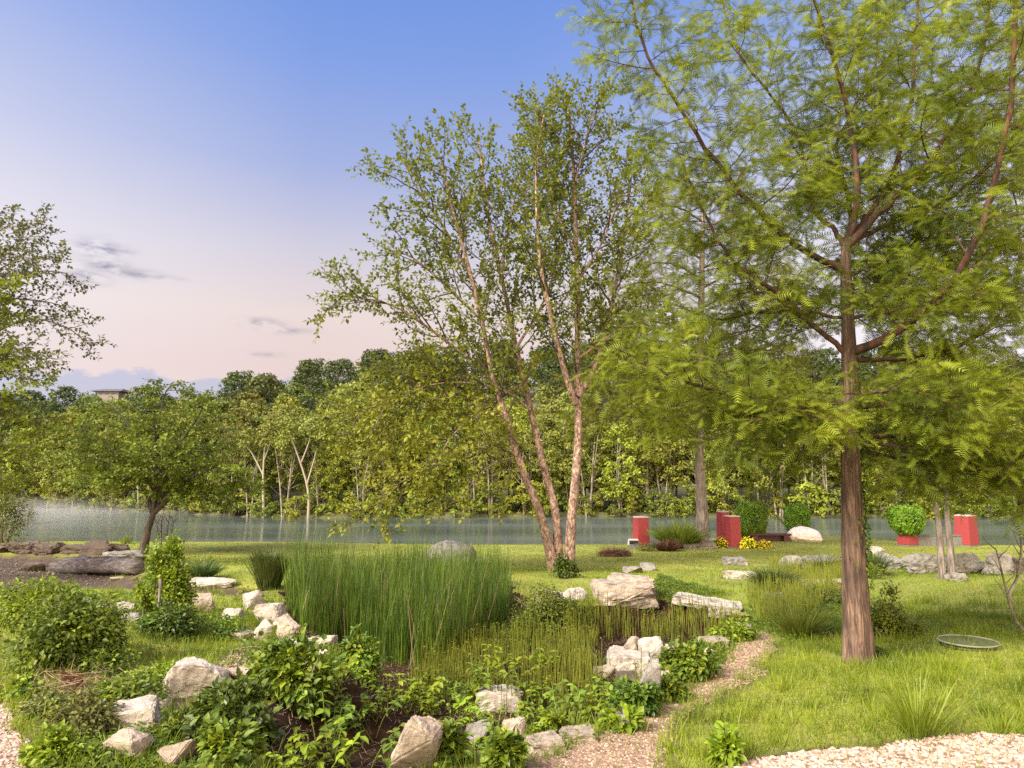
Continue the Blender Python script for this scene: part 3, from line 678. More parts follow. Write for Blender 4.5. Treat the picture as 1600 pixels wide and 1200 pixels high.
def cypress(name, label, base, trunk, limbs, seed, l2, l3, spray, s2, s3, s4, trunk_r, bark, limbbark, leaf, toward=None, trunk_sides=24, filt=None, ang2=1.15, kmax=None):
    tb = TB(seed); root = empty(name, base, label, 'tree')
    # trunk
    pts = spline(trunk, 40); n = len(pts); tt = np.linspace(0, 1, n)
    rad = trunk_r * (1 - .70 * tt ** .88) * (1 + .22 * np.exp(-tt * 26))
    ph = tb.r.uniform(0, 6, 5)
    bf = lambda p, a: (1 + (.10 * np.exp(-tt * 9)[:, None] + .025) * np.sin(a * 5 + ph[0])[None] + .03 * np.sin(a[None] * 9 + tt[:, None] * 20 + ph[1])
                       + .03 * np.sin(a[None] * 2 + tt[:, None] * 60 + ph[2]) + .04 * np.exp(-((tt[:, None] * 40 % 7) - 3) ** 2) * np.sin(a[None] * 3 + ph[3]))
    V = tube(pts, rad, trunk_sides, True, bf)
    mesh_obj('trunk', *V, bark, root, True, origin=base)
    big = []; tw = []
    allL = [(np.array(lm[0]), lm[1], lm[2]) for lm in limbs]
    for ctrl, r0, r1 in allL:
        lp = spline(ctrl, 26); k = np.linspace(0, 1, 26)
        lp[1:-1] += tb.r.normal(size=(24, 3)) * .012
        big.append(tube(lp, (r0 + (r1 - r0) * k ** .7) * .95, 8, True))
        ln = np.linalg.norm(np.diff(lp, axis=0), axis=1).sum()
        for p, d, l, t in tb.children(lp, s2, lambda t, T: l2 * (1 - .55 * t) * min(1, .35 + t * 2.5), ang2, .45, .12):
            q = tb.walk(p, d, l, 7, .09, .12); tw.append(tube(q, np.linspace(.011, .003, 8) * max(l, .4) * 1.1, 3, False))
            for p2, d2, l_, t2 in tb.children(q, s3, lambda t, T: l3 * (1 - .5 * t), .95, .5, .12):
                q2 = tb.walk(p2, d2, l_, 3, .1, .05); tw.append(tube(q2, np.linspace(.0035, .0015, 4), 3, False))
                tb.leaves(q2, s4, spray, .8, .6, .05)
            tb.leaves(q[-3:], s4, spray, .7, .6, 0)
        tb.leaves(lp[-5:], s4 * .8, spray, .8, .8, 0)
    mesh_obj('branches', *join(big), limbbark, root, True, origin=base)
    mesh_obj('twigs', *join(tw), limbbark, root, True, origin=base)
    tb.leafmesh(SPRAYS, 'crown', leaf, root, base, filt)
    print(name, 'sprays', len(tb.lp)); return root
def LP(pts, ys):
    """limb from photo pixels with a depth for every point"""
    if len(ys) == 2: ys = np.linspace(ys[0], ys[1], len(pts))
    return [P(a, b, y) for (a, b), y in zip(pts, ys)]

# ---- main bald cypress
gb = G(1340, 1035); Y0 = gb[1]; print('main tree', gb)
trunk = [gb - [0, 0, .15]] + LP([(1337, 950), (1333, 860), (1330, 760), (1328, 650), (1326, 540), (1322, 440), (1321, 380)], [Y0] * 2)
C1 = (1322, 385)
limbs = [
    (LP([C1, (1340, 310), (1330, 200), (1300, 80), (1272, 0), (1250, -110)], [Y0, Y0 - .3]), .055, .016),
    (LP([C1, (1362, 328), (1395, 280), (1418, 180), (1432, 60), (1430, -110)], [Y0, Y0 + .6]), .06, .016),
    (LP([C1, (1400, 310), (1440, 268), (1478, 215), (1530, 110), (1555, -60)], [Y0, Y0 - .9]), .06, .014),
    (LP([C1, (1300, 355), (1268, 320), (1240, 200), (1160, 90), (1120, -20)], [Y0, Y0 + .9]), .045, .012),
    (LP([C1, (1330, 330), (1310, 220), (1370, 90), (1360, -80)], [Y0, Y0 + 2.0]), .05, .012),
    (LP([(1326, 552), (1380, 530), (1440, 488), (1502, 418), (1545, 320), (1575, 180), (1588, 0), (1590, -120)], [Y0, Y0 - 1.9]), .07, .022),
    (LP([(1322, 425), (1240, 382), (1170, 312), (1110, 240), (1050, 150), (1005, 70), (975, -50)], [Y0, Y0 - 1.0]), .055, .014),
    (LP([(1325, 555), (1270, 505), (1190, 440), (1130, 390), (1085, 300), (1060, 240)], [Y0, Y0 - .7]), .045, .012),
    (LP([(1327, 628), (1200, 630), (1100, 605), (1020, 575), (965, 545)], [Y0, Y0 - .8]), .042, .012),
    (LP([(1328, 635), (1400, 632), (1460, 625), (1550, 612), (1720, 590)], [Y0, Y0 - 1.0]), .045, .014),
    (LP([(1329, 680), (1450, 686), (1560, 698), (1740, 715)], [Y0, Y0 + .5]), .04, .012),
    (LP([(1327, 655), (1240, 656), (1110, 650), (1010, 655)], [Y0, Y0 + .4]), .036, .01),
    (LP([(1327, 560), (1420, 560), (1520, 530), (1585, 455), (1592, 360), (1580, 280)], [Y0, Y0 + .6]), .036, .01),
    (LP([(1323, 470), (1400, 455), (1500, 470), (1640, 450)], [Y0, Y0 + 1.3]), .03, .01),
    (LP([(1325, 500), (1420, 480), (1500, 478), (1560, 470)], [Y0, Y0 - 1.2]), .03, .01),
    (LP([(1325, 500), (1230, 485), (1120, 500), (1040, 520)], [Y0, Y0 + 1.0]), .03, .01),
    (LP([(1328, 640), (1360, 615), (1430, 610), (1500, 640)], [Y0, Y0 - 1.2]), .032, .01),
    (LP([(1328, 660), (1290, 640), (1230, 640), (1170, 660)], [Y0, Y0 - 1.0]), .03, .01),
    (LP([(1329, 700), (1400, 715), (1480, 735), (1620, 755)], [Y0, Y0 + .9]), .028, .008),
    (LP([(1329, 690), (1270, 700), (1220, 715), (1150, 720)], [Y0, Y0 + 1.4]), .026, .008),
    (LP([(1323, 430), (1400, 400), (1490, 380), (1600, 370)], [Y0, Y0 + 1.6]), .03, .01),
    (LP([C1, (1390, 350), (1500, 300), (1600, 180), (1640, 20)], [Y0, Y0 + 1.2]), .04, .012),
    (LP([(1330, 690), (1420, 700), (1520, 730), (1650, 770)], [Y0, Y0 - .4]), .028, .007),
    (LP([(1324, 520), (1330, 480), (1340, 420), (1380, 380)], [Y0, Y0 + 2.4]), .03, .01),
]
cypress('bald_cypress', 'large feathery bald cypress with thick reddish trunk and upswept limbs in the near grass', gb, trunk, limbs, 11,
        1.15, .42, .18, .125, .09, .056, .185, BARK_CY, BARK_RED, LF_CY)

# ---- second cypress behind
gb2 = G(1097, 857); Y2 = gb2[1]
trunk2 = [gb2 - [0, 0, .15]] + LP([(1097, 800), (1094, 740), (1092, 650), (1095, 520), (1097, 400), (1100, 310)], [Y2] * 2)
limbs2 = []
rr = np.random.default_rng(5)
for i in range(26):
    t = i / 25; y = 690 - 375 * t; sgn = -1 if i % 2 else 1; ln = (210 - 120 * t) * rr.uniform(.75, 1.15)
    limbs2.append((LP([(1096, y), (1096 + sgn * ln * .4, y - 22), (1096 + sgn * ln * .75, y - 22), (1096 + sgn * ln, y - 6)], [Y2, Y2 + rr.uniform(-3.5, 3.5)]), .06, .02))
cypress('bald_cypress', 'tall cypress with straight grey-brown trunk by the red pedestals', gb2, trunk2, limbs2, 12,
        1.9, .75, .45, .42, .24, .19, .27, BARK_GR, BARK_DK, LF_CY, trunk_sides=14)

# ---- twin slender trees on the right
gb3 = G(1487, 905); Y3 = gb3[1]
for px0, top, lab, sd_ in ((1472, 1448, 'thin leaning grey trunk, left of the twin young trees', 3), (1487, 1478, 'rough brown young tree, right of the twin trees', 4)):
    gb_ = G(px0, 905)
    tk = [gb_ - [0, 0, .1]] + LP([(px0 - 2, 860), ((px0 + top) / 2 + (4 if sd_ == 3 else -3), 800), (top, 720), (top + 5, 640), (top, 560)], [gb_[1]] * 2)
    lm = []
    rr = np.random.default_rng(sd_)
    for i in range(14):
        t = i / 13; y = 745 - 190 * t; sgn = -1 if i % 2 else 1; ln = rr.uniform(50, 105) * (1 - .3 * t)
        x0_ = np.interp(y, [560, 720, 800], [top, top, (px0 + top) / 2])
        lm.append((LP([(x0_, y), (x0_ + sgn * ln * .5, y - 14), (x0_ + sgn * ln, y + 2)], [gb_[1], gb_[1] + rr.uniform(-1.6, 1.6)]), .025, .008))
    cypress('young_tree', lab, gb_, tk, lm, 20 + sd_, .9, .36, .28, .3, .18, .14, .10, BARK_GR, BARK_DK, LF_CY, trunk_sides=10)

# ---- broadleaf trees
def broadleaf(name, label, base, trunks, limbs, seed, L2, s2, L3, s3, leaf_s, s4, bark, leaf, ang2=.75, up=.25, flat=1.0, leaf2=None, split=None, tmpl=DIAMOND, twigbark=None, trunk_start=.35):
    tb = TB(seed); root = empty(name, base, label, 'tree'); bigt = []; tw = []
    for ctrl, r0, r1 in trunks:
        pts = spline(ctrl, 34); k = np.linspace(0, 1, 34); ph = tb.r.uniform(0, 6, 3)
        bf = lambda p, a: 1 + .07 * np.sin(a[None] * 3 + np.arange(len(p))[:, None] * .9 + ph[0]) + .05 * np.sin(a[None] * 5 - np.arange(len(p))[:, None] * 1.7 + ph[1])
        mesh_obj('trunk', *tube(pts, (r0 + (r1 - r0) * k ** .75) * (1 + .3 * np.exp(-k * 20)), 12, True, bf), bark, root, True, origin=base)
    lines = [(spline(c_, 24), t0) for c_, _, _ in trunks for t0 in (trunk_start,)]
    for c_, r0, r1 in limbs:
        lp = spline(c_, 20); bigt.append(tube(lp, np.linspace(r0, r1, 20), 7)); lines.append((lp, .15))
    for lp, t0 in lines:
        for p, d, l, t in tb.children(lp, s2, lambda t, T: L2 * (1 - .6 * max(0, t - .3)), ang2, flat, t0):
            q = tb.walk(p, d, l, 6, .12, up); tw.append(tube(q, np.linspace(.018, .004, 7) * max(.5, l * .8), 4, False))
            for p2, d2, l_, t2 in tb.children(q, s3, lambda t, T: L3 * (1 - .45 * t), .8, flat, .2):
                q2 = tb.walk(p2, d2, l_, 3, .15, up * .5); tw.append(tube(q2, np.linspace(.006, .002, 4), 3, False))
                tb.leaves(q2, s4, leaf_s, 1.0, 1, .1)
            tb.leaves(q[-3:], s4, leaf_s, .9, 1, 0)
        tb.leaves(lp[-4:], s4, leaf_s, .9, 1, 0)
    if bigt: mesh_obj('branches', *join(bigt), twigbark or bark, root, True, origin=base)
    mesh_obj('twigs', *join(tw), twigbark or BARK_DK, root, True, origin=base)
    if split is not None:
        tb.leafmesh(tmpl, 'crown', leaf, root, base, lambda lp: ~split(lp)); tb.leafmesh(tmpl, 'crown', leaf2, root, base, split)
    else: tb.leafmesh(tmpl, 'crown', leaf, root, base)
    print(name, 'leaves', len(tb.lp)); return root
gb = G(872, 893); YB = gb[1]; print('birch', gb)
def BP(pts, dy): return LP(pts, [YB, YB + dy])
t1 = BP([(866, 892), (848, 815), (815, 730), (790, 650), (770, 590), (752, 500), (733, 420), (708, 330), (690, 250)], -1.5)
t2 = BP([(872, 894), (868, 800), (848, 725), (825, 620), (806, 540), (783, 430), (762, 330), (748, 215)], 1.0)
t3 = BP([(888, 896), (895, 790), (903, 700), (903, 640), (902, 560), (902, 440), (898, 310), (893, 220), (887, 165)], .3)
bl = [(BP([(900, 630), (885, 590), (862, 500), (843, 400), (838, 260), (850, 180)], -1.2), .10, .02),
      (BP([(902, 620), (928, 575), (955, 480), (978, 350), (985, 240)], 1.5), .09, .02),
      (BP([(770, 590), (700, 535), (620, 480), (560, 465), (530, 462)], -1.5), .05, .012),
      (BP([(752, 500), (690, 440), (640, 400), (600, 395)], .5), .045, .012),
      (BP([(735, 430), (690, 350), (655, 300), (630, 250)], -1), .045, .012),
      (BP([(806, 545), (850, 470), (870, 400), (860, 300)], 2), .045, .012),
      (BP([(783, 430), (800, 330), (820, 240)], 2), .04, .012),
      (BP([(903, 440), (940, 380), (965, 320), (1000, 290)], -1), .04, .012),
      (BP([(905, 560), (960, 520), (1010, 500), (1050, 500)], 1), .04, .012),
      (BP([(902, 400), (870, 330), (850, 240), (835, 170)], 1), .035, .01),
      (BP([(895, 300), (915, 220), (925, 170)], -1), .03, .01),
      (BP([(828, 640), (790, 612), (730, 598), (660, 605), (600, 640)], -1), .045, .01),
      (BP([(795, 660), (740, 620), (680, 622), (620, 650), (575, 690)], 1), .04, .01),
      (BP([(800, 705), (740, 700), (680, 715), (620, 760), (580, 800), (568, 815)], -1.5), .03, .006),
      (BP([(815, 600), (750, 640), (700, 690), (680, 740)], -2), .03, .008),
      (BP([(850, 730), (800, 715), (750, 740), (720, 790)], -1.4), .025, .007),
      (BP([(770, 590), (700, 590), (620, 620), (560, 650), (545, 690)], .2), .03, .008)]
zs = P(700, 585, YB)[2]  # crown leaves below about this height take the painted lit tone
broadleaf('river_birch', 'three-stemmed birch with peeling pinkish bark on the lawn', gb, [(t1, .14, .03), (t2, .14, .03), (t3, .155, .035)], bl, 31,
          1.9, .30, .8, .14, .14, .056, BARK_BI, LF_BI, .7, .3, .95, leaf2=LF_BIL, split=lambda lp: (lp[:, 2] + .25 * (lp[:, 0] + 4) * 0 < zs + .6 * np.sin(lp[:, 0] * 2)), trunk_start=.38)

gl_ = G(222, 866); YL = gl_[1]
def TP(pts, dy, Y=None): return LP(pts, [Y or YL, (Y or YL) + dy])
lt = [(TP([(222, 868), (232, 825), (240, 800), (243, 760), (245, 710), (240, 650)], 0), .16, .03),]
ll = [(TP([(240, 802), (265, 778), (290, 750), (330, 735), (370, 730)], -.8), .10, .02), (TP([(240, 800), (262, 765), (300, 735), (330, 700), (350, 670)], .8), .08, .02),
      (TP([(238, 800), (225, 765), (190, 735), (140, 715), (95, 710)], .3), .09, .02), (TP([(242, 760), (200, 715), (150, 680), (110, 665)], -1), .06, .015),
      (TP([(243, 740), (275, 700), (310, 650), (320, 620)], -1), .06, .015), (TP([(243, 740), (215, 690), (190, 650), (170, 630)], 1), .05, .015),
      (TP([(244, 700), (250, 650), (258, 615), (270, 600)], .3), .05, .015), (TP([(242, 770), (260, 740), (240, 715), (230, 690)], -2.4), .06, .015),
      (TP([(242, 770), (270, 740), (290, 715), (310, 690)], 2.6), .06, .015), (TP([(242, 770), (220, 745), (170, 745), (120, 750)], -1.8), .05, .012),
      (TP([(250, 785), (290, 765), (340, 765), (385, 755)], .8), .05, .012)]
broadleaf('ornamental_tree', 'small spreading tree with leaning dark trunk and layered foliage on the left lawn', gl_, lt, ll, 32,
          1.5, .2, .65, .14, .15, .055, BARK_DK, LF_LT, 1.0, .0, .22, trunk_start=.55)

YE = 24.0
ge_ = np.array([P(-110, 800, YE)[0], YE, float(hg(P(-110, 800, YE)[0], YE))])
et = [([ge_ - [0, 0, .1], P(-105, 700, YE), P(-100, 550, YE), P(-80, 450, YE), P(-60, 380, YE)], .22, .05)]
ee = []
for pts in ([(-100, 600), (-40, 540), (40, 500), (100, 510), (135, 535)], [(-100, 560), (-40, 480), (30, 430), (95, 425), (112, 440)], [(-90, 500), (-30, 420), (30, 380), (70, 355)],
            [(-85, 470), (-40, 400), (0, 360), (20, 350)], [(-100, 590), (-40, 560), (30, 550), (80, 560)], [(-95, 520), (-20, 470), (60, 470), (105, 480)],
            [(-90, 480), (-30, 440), (20, 410), (80, 400)], [(-80, 440), (-50, 380), (-20, 340)]):
    ee.append((LP(pts, [YE, YE + rng.uniform(-1.5, 1.5)]), .05, .012))
broadleaf('edge_tree', 'tall sparse-leaved tree reaching in high from the left frame edge', ge_, et, ee, 33, 1.25, .26, .5, .14, .14, .062, BARK_GR, LF_L2, .7, .2, 1, trunk_start=.5)
YF = 19.0
gf_ = np.array([P(-200, 860, YF)[0], YF, float(hg(P(-200, 860, YF)[0], YF))])
ft = [([gf_ - [0, 0, .1], P(-195, 760, YF), P(-190, 640, YF), P(-180, 520, YF), P(-170, 450, YF)], .2, .04)]
fe = []
for pts in ([(-190, 700), (-120, 650), (-40, 630), (20, 640), (60, 660)], [(-190, 660), (-120, 600), (-50, 570), (10, 575), (60, 600)], [(-185, 600), (-120, 530), (-50, 490), (0, 490)],
            [(-180, 540), (-110, 480), (-50, 450), (-10, 455)], [(-190, 730), (-120, 710), (-40, 700), (20, 720)], [(-190, 680), (-110, 670), (-30, 680), (40, 700)],
            [(-190, 740), (-120, 740), (-50, 750), (0, 765)], [(-185, 560), (-120, 540), (-50, 540), (15, 560)]):
    fe.append((LP(pts, [YF, YF + rng.uniform(-1.5, 1.5)]), .045, .012))
broadleaf('edge_lime_tree', 'lime-green drooping foliage of a tree beyond the left edge', gf_, ft, fe, 34, 1.2, .17, .5, .12, .13, .052, BARK_GR, LF_L3, .9, 0, .45, trunk_start=.6)

# ------------------------------------------------------------------ far bank and hill trees
def fartree(name, label, hgt, cw, c0, leaf, bark, seed, ncl=70, per=38, card=.42, trunks=1, group=None, tr=.16, lean=.04, roundness=1.0):
    r = np.random.default_rng(seed); root = empty(name, (0, 0, 0), label, 'tree', group); parts = []
    for k in range(trunks):
        ax, ay = r.normal() * lean, r.normal() * lean; tp = np.array([ax * hgt + (k - .5 * (trunks - 1)) * .9, ay * hgt, hgt * .88])
        mid = tp * .5 + r.normal(size=3) * [.35, .35, 0]
        b0 = np.array([(k - .5 * (trunks - 1)) * .45, 0, -.4])
        pts = spline([b0, mid, tp], 12); parts.append(tube(pts, np.linspace(tr, .03, 12), 6))
        for j in range(9):
            t = r.uniform(.3, .9); p = b0 + (tp - b0) * t + (mid - tp * .5) * (1 - abs(2 * t - 1)); a = r.uniform(0, 6.28); e = np.array([math.cos(a), math.sin(a), r.uniform(.5, 1.3)]) * cw * .38 * (1.2 - t)
            parts.append(tube(spline([p, p + e * .5 + [0, 0, -.1], p + e], 6), np.linspace(tr * .4 * (1.2 - t), .02, 6), 4))
    mesh_obj('trunk', *join(parts), bark, root, True)
    # clumps
    u = r.uniform(0, 1, ncl); a = r.uniform(0, 6.28, ncl)
    zz = c0 + (1 - c0) * u; prof = np.sin(np.pi * np.clip(.12 + .86 * u ** .8, 0, 1)) ** (.6 * roundness)
    rad = cw / 2 * prof * np.sqrt(r.uniform(.15, 1, ncl)) * r.uniform(.75, 1.1, ncl)
    cc = np.stack([np.cos(a) * rad, np.sin(a) * rad, zz * hgt], -1); cs = r.uniform(.5, 1.15, ncl) * cw * .13
    n = ncl * per; idx = np.repeat(np.arange(ncl), per)
    dirs = norm(r.normal(size=(n, 3))); pos = cc[idx] + dirs * (cs[idx] * r.uniform(.35, 1, n) ** .5)[:, None] * [1, 1, .62]
    nrm = norm(dirs + r.normal(size=(n, 3)) * .5 + [0, 0, .5]); d = norm(np.cross(nrm, r.normal(size=(n, 3))))
    mesh_obj('crown', *scatter(DIAMOND, pos, frames(d, nrm), card * r.uniform(.6, 1.3, n)), leaf, root)
    return root
GB = {'o': 'olive-leaved slender trees along the far bank', 'g': 'green slender trees along the far bank', 'y': 'yellow-green trees along the far bank', 's': 'shrubs at the far waterline', 'h': 'trees on the wooded hill', 'w': 'pale-stemmed trees on the far bank'}
LAB = {'o': 'slender olive-green tree on the far river bank', 'g': 'slender deep-green tree on the far river bank', 'y': 'fresh yellow-green tree on the far river bank', 's': 'low leafy shrub at the far waterline',
       'h': 'dark rounded tree on the hill behind the far bank', 'm': 'mid-green rounded tree on the hill behind the far bank', 'w': 'sparse tree with bare whitish stems on the far river bank'}
protos = {
    'o': [fartree('bank_tree', LAB['o'], 14, 7, .22, LF_B1, BARK_PALE, 100 + i, 78, 42, .40, 1 + i % 2, GB['o']) for i in range(3)],
    'g': [fartree('bank_tree', LAB['g'], 13.5, 7, .2, LF_B2, BARK_GR, 110 + i, 84, 42, .40, 1, GB['g']) for i in range(2)],
    'y': [fartree('bank_tree', LAB['y'], 13, 7, .22, LF_B3, BARK_PALE, 120 + i, 84, 42, .40, 1 + i % 2, GB['y']) for i in range(2)],
    'w': [fartree('pale_tree', LAB['w'], 12, 5, .5, LF_B1, BARK_PALE, 130 + i, 26, 26, .36, 2 + i, GB['w'], tr=.15, lean=.09) for i in range(2)],
    's': [fartree('bank_shrub', LAB['s'], 2.6, 3.6, .05, LF_B2 if i else LF_B3, BARK_GR, 140 + i, 26, 40, .26, 1, GB['s'], tr=.05) for i in range(3)],
    'h': [fartree('hill_tree', LAB['h'], 13, 11, .15, LF_H1, BARK_DK, 150 + i, 90, 36, .62, 1, 'dark trees on the wooded hill', tr=.2, roundness=.7) for i in range(3)],
    'm': [fartree('hill_tree', LAB['m'], 12, 10, .15, LF_H2, BARK_DK, 160 + i, 90, 36, .62, 1, 'mid-green trees on the wooded hill', tr=.2, roundness=.7) for i in range(2)],
}
for k, v in protos.items():
    for o_ in v:
        if k == 's': o_['category'] = 'shrub'
used = set(); rf = np.random.default_rng(77)
def put(kind, x, y, s=1.0, label=None, sx=1.0):
    if abs(x + 117.4 * y / 215) < 4 and 150 < y < 222: x += 8
    pr = protos[kind][int(rf.integers(len(protos[kind])))]
    if pr.name in used: o = copy_tree(pr)
    else: used.add(pr.name); o = pr
    o.location = (x, y, float(h0(x, y)) - .1); o.rotation_euler = (0, 0, rf.uniform(0, 6.28)); o.scale = (s * sx, s * sx, s)
    if label: o['label'] = label; 
    return o
for row, (off, step, kinds, s) in enumerate(((1.2, 3.1, 'owywogwo', .86), (4.5, 3.6, 'oygogy', 1.06), (10, 4.8, 'ogyog', 1.14), (17, 4.6, 'ygogo', 1.2))):
    x = -78 if row < 3 else -88
    while x < 78 + row * 5:
        kd = kinds[int(rf.integers(len(kinds)))]
        put(kd, x + rf.uniform(-1, 1), float(shore_far(x)) + off + rf.uniform(-1.2, 1.2), s * rf.uniform(.82, 1.12)); x += step * rf.uniform(.7, 1.3)
x = -80
while x < 78:
    put('s', x, float(shore_far(x)) + rf.uniform(-.3, 3.2), rf.uniform(.5, 1.5)); x += rf.uniform(.7, 1.6)
for row, (d_, step, s) in enumerate(((32, 8, .95), (48, 8.5, .95), (66, 9, 1.0), (86, 10, 1.0), (108, 11, 1.05), (132, 12, 1.1), (152, 13, 1.1))):
    x = -95 - d_ * .75
    while x < 95 + d_ * .75:
        put('h' if rf.uniform() < .65 else 'm', x + rf.uniform(-2, 2), float(shore_far(x)) + d_ + rf.uniform(-4, 4), s * rf.uniform(.75, 1.2)); x += step * rf.uniform(.75, 1.25)
# prominent pale leaning stems seen above the left shore
for px, s, lb in ((418, .95, 'bare white-stemmed tree rising among olive trees above the left shore'), (476, .9, 'leaning white-stemmed tree right of the other bare one above the shore')):
    yy = 91.0; x = (px - 800) / F * yy; yy = float(shore_far(x)) - .5; x = (px - 800) / F * yy
    root = empty('pale_tree', (x, yy, float(h0(x, yy))), lb, 'tree')
    f_ = yy / F; parts = []
    main = [(0, 0, -.3), (-.3, 0, 6 * s), (-.2, 0, 11 * s)] if px == 418 else [(.8, 0, -.3), (.5, 0, 5 * s), (-2.2, 0, 13 * s)]
    parts.append(tube(spline(main, 12), np.linspace(.2, .06, 12), 6))
    parts.append(tube(spline([(-.3, 0, 6 * s), (-2, .2, 9 * s), (-3.4, 0, 10.5 * s)] if px == 418 else [(.5, 0, 5 * s), (1.2, 0, 8 * s), (1.5, 0, 9.5 * s)], 8), np.linspace(.12, .03, 8), 5))
    parts.append(tube(spline([(-.25, 0, 8 * s), (.6, .2, 11 * s), (.8, 0, 13.5 * s)], 8), np.linspace(.1, .03, 8), 5))
    mesh_obj('trunk', *join(parts), plain('white_stem', (.30, .27, .20), .8), root, True)
    n = 1300; cen = np.array([main[-1], (.8, 0, 13 * s), (-2.5, 0, 11 * s)]); ii = rf.integers(0, 3, n)
    dd = norm(rf.normal(size=(n, 3))); pos = cen[ii] + dd * rf.uniform(.4, 1.7, n)[:, None]
    mesh_obj('crown', *scatter(DIAMOND, pos, frames(norm(rf.normal(size=(n, 3))), dd + [0, 0, .6]), rf.uniform(.2, .45, n)), LF_B1, root)
# house on the hill
yh = 215.; hx = (172 - 800) / F * yh; hz = P(172, 597, yh)[2]
r = empty('hill_house', (hx, yh, hz - 2.9), 'grey low-roofed house peeking above the trees on the left hill', 'house')
bm = bmesh.new(); box(bm, -4.5, 4.5, -4, 4, -8, 0); bobj('wall', bm, plain('house_wall', (.20, .18, .17), .8), r, 0)
bm = bmesh.new()
vs_ = [bm.verts.new(p_) for p_ in ((-6, -5, 0), (6, -5, 0), (6, 5, 0), (-6, 5, 0), (-3, -1, 1.8), (5, -1, 1.8), (-6, -5, -.3), (6, -5, -.3), (6, 5, -.3), (-6, 5, -.3))]
for f_ in ((0, 1, 5, 4), (1, 2, 5), (2, 3, 4, 5), (3, 0, 4), (6, 7, 1, 0), (7, 8, 2, 1), (8, 9, 3, 2), (9, 6, 0, 3), (9, 8, 7, 6)): bm.faces.new([vs_[i] for i in f_])
rf_ = bobj('roof', bm, plain('house_roof', (.10, .10, .11), .7), r, 0); r.scale = (.75, .7, .45)
for wx in (-2.5, 0, 2.5):
    bm = bmesh.new(); box(bm, wx - .6, wx + .6, -4.06, -4.003, -2.2, -.7); bobj('window', bm, plain('window_dark', (.02, .02, .03), .2), r, 0)

# ------------------------------------------------------------------ shrubs and plants
def bush(name, label, base, W, D, H, leaf, n, size, seed, cat='shrub', group=None, lumps=16, tmpl=LEAF, stems=14, stemmat=None, low=.15, droop=.35, flat=.8, shell=.45, fill=.9):
    r = np.random.default_rng(seed); root = empty(name, base, label, cat, group)
    u = norm(r.normal(size=(lumps, 3))); u[:, 2] = np.abs(u[:, 2]); rr_ = r.uniform(.25, .72, lumps)
    cc = u * rr_[:, None] * [W / 2, D / 2, H * .85] + [0, 0, H * low]; cs = r.uniform(.26, .42, lumps)
    idx = r.integers(0, lumps, n); dirs = norm(r.normal(size=(n, 3)))
    sz = np.array([W / 2, D / 2, H * .7])
    pos = cc[idx] + dirs * (cs[idx] * r.uniform(shell, 1.08, n))[:, None] * sz
    pos[:, 2] = np.where(pos[:, 2] < .01, r.uniform(.01, H * .3, n), pos[:, 2])
    out = norm(pos - [0, 0, H * .3]); d = norm(out + r.normal(size=(n, 3)) * .6 + [0, 0, -droop]); nr = norm(out * .5 + [0, 0, 1.0] + r.normal(size=(n, 3)) * .45)
    wp = pos + base
    gz = hg(wp[:, 0], wp[:, 1]) - base[2]; pos[:, 2] = pos[:, 2] + np.clip(gz, -H, H) * np.clip(1 - pos[:, 2] / H, 0, 1)
    lb = {LF_SH: LF_LIME, LF_SHD: LF_SH, LF_LIME: LF_SH, LF_BRO: LF_LT, LF_LT: LF_BRO}.get(leaf, leaf); scl = size * r.uniform(.45, 1.35, n)
    k = (r.uniform(size=n) < .12 + .3 * (np.sin(pos[:, 0] * 9 / W + seed) * np.sin(pos[:, 2] * 7 / H + 1) > .35)); Fr = frames(d, nr)
    for kk, mt in ((~k, leaf), (k, lb)): mesh_obj('foliage', *scatter(tmpl, pos[kk], Fr[kk], scl[kk]), mt, root)
    st = []
    for i in range(stems):
        c_ = cc[i % lumps]; b = np.array([c_[0] * .25, c_[1] * .25, -.05]); st.append(tube(spline([b, (b + c_) / 2 + r.normal(size=3) * .04 * W, c_ + (c_ - b) * .25], 8), np.linspace(.012, .004, 8) * max(.6, min(2.5, H)), 4, False))
    if stems: mesh_obj('stems', *join(st), stemmat or BARK_GR, root, True)
    return root
def BU(px, py, wp, hp, label, leaf, n, size, name='shrub', dep=.8, **k):
    g = G(px, py); s = g[1] / F; W = wp * s; k.setdefault('seed', int(px * 3 + py))
    g = g + np.array([0, W * dep * .25, 0]); g[2] = float(hg(g[0], g[1]))
    return bush(name, label, g, W, W * dep, hp * s, leaf, n, size, **k)
BU(70, 1055, 190, 150, 'big dense dark bush with lime tips at the far left', LF_SH, 9500, .062, lumps=44, name='dense_bush', dep=.9)
BU(30, 985, 170, 90, 'pale lime weeds behind the big left bush', LF_LIME, 3600, .05, name='weed_clump')
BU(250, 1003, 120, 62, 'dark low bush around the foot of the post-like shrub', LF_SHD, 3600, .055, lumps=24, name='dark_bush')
rt = BU(252, 985, 92, 132, 'upright light-green shrub growing round a bare stake', LF_LIME, 5200, .06, lumps=34, name='upright_shrub', low=.35, stems=22, shell=.05)
g = G(256, 985); mesh_obj('stake', *tube(spline([g - [0, .25, .1], g + [.03, -.25, .35], g + [.0, -.2, .75]], 8) - np.array(rt.location), np.linspace(.028, .018, 8), 7), BARK_GR, rt, True)
BU(95, 945, 130, 40, 'straggly pale weeds above the left bush by the bare soil', LF_LIME, 2200, .045, name='weed_clump', lumps=26, shell=.1, low=.05)
BU(385, 940, 70, 24, 'low pale weeds between the stone row and the dark tussock', LF_LT, 900, .045, name='weed_clump', shell=.1)
BU(220, 1075, 150, 40, 'loose lime-green weeds left of the big pitted rock', LF_LIME, 2400, .045, name='weed_clump', lumps=26, shell=.1, low=.05)
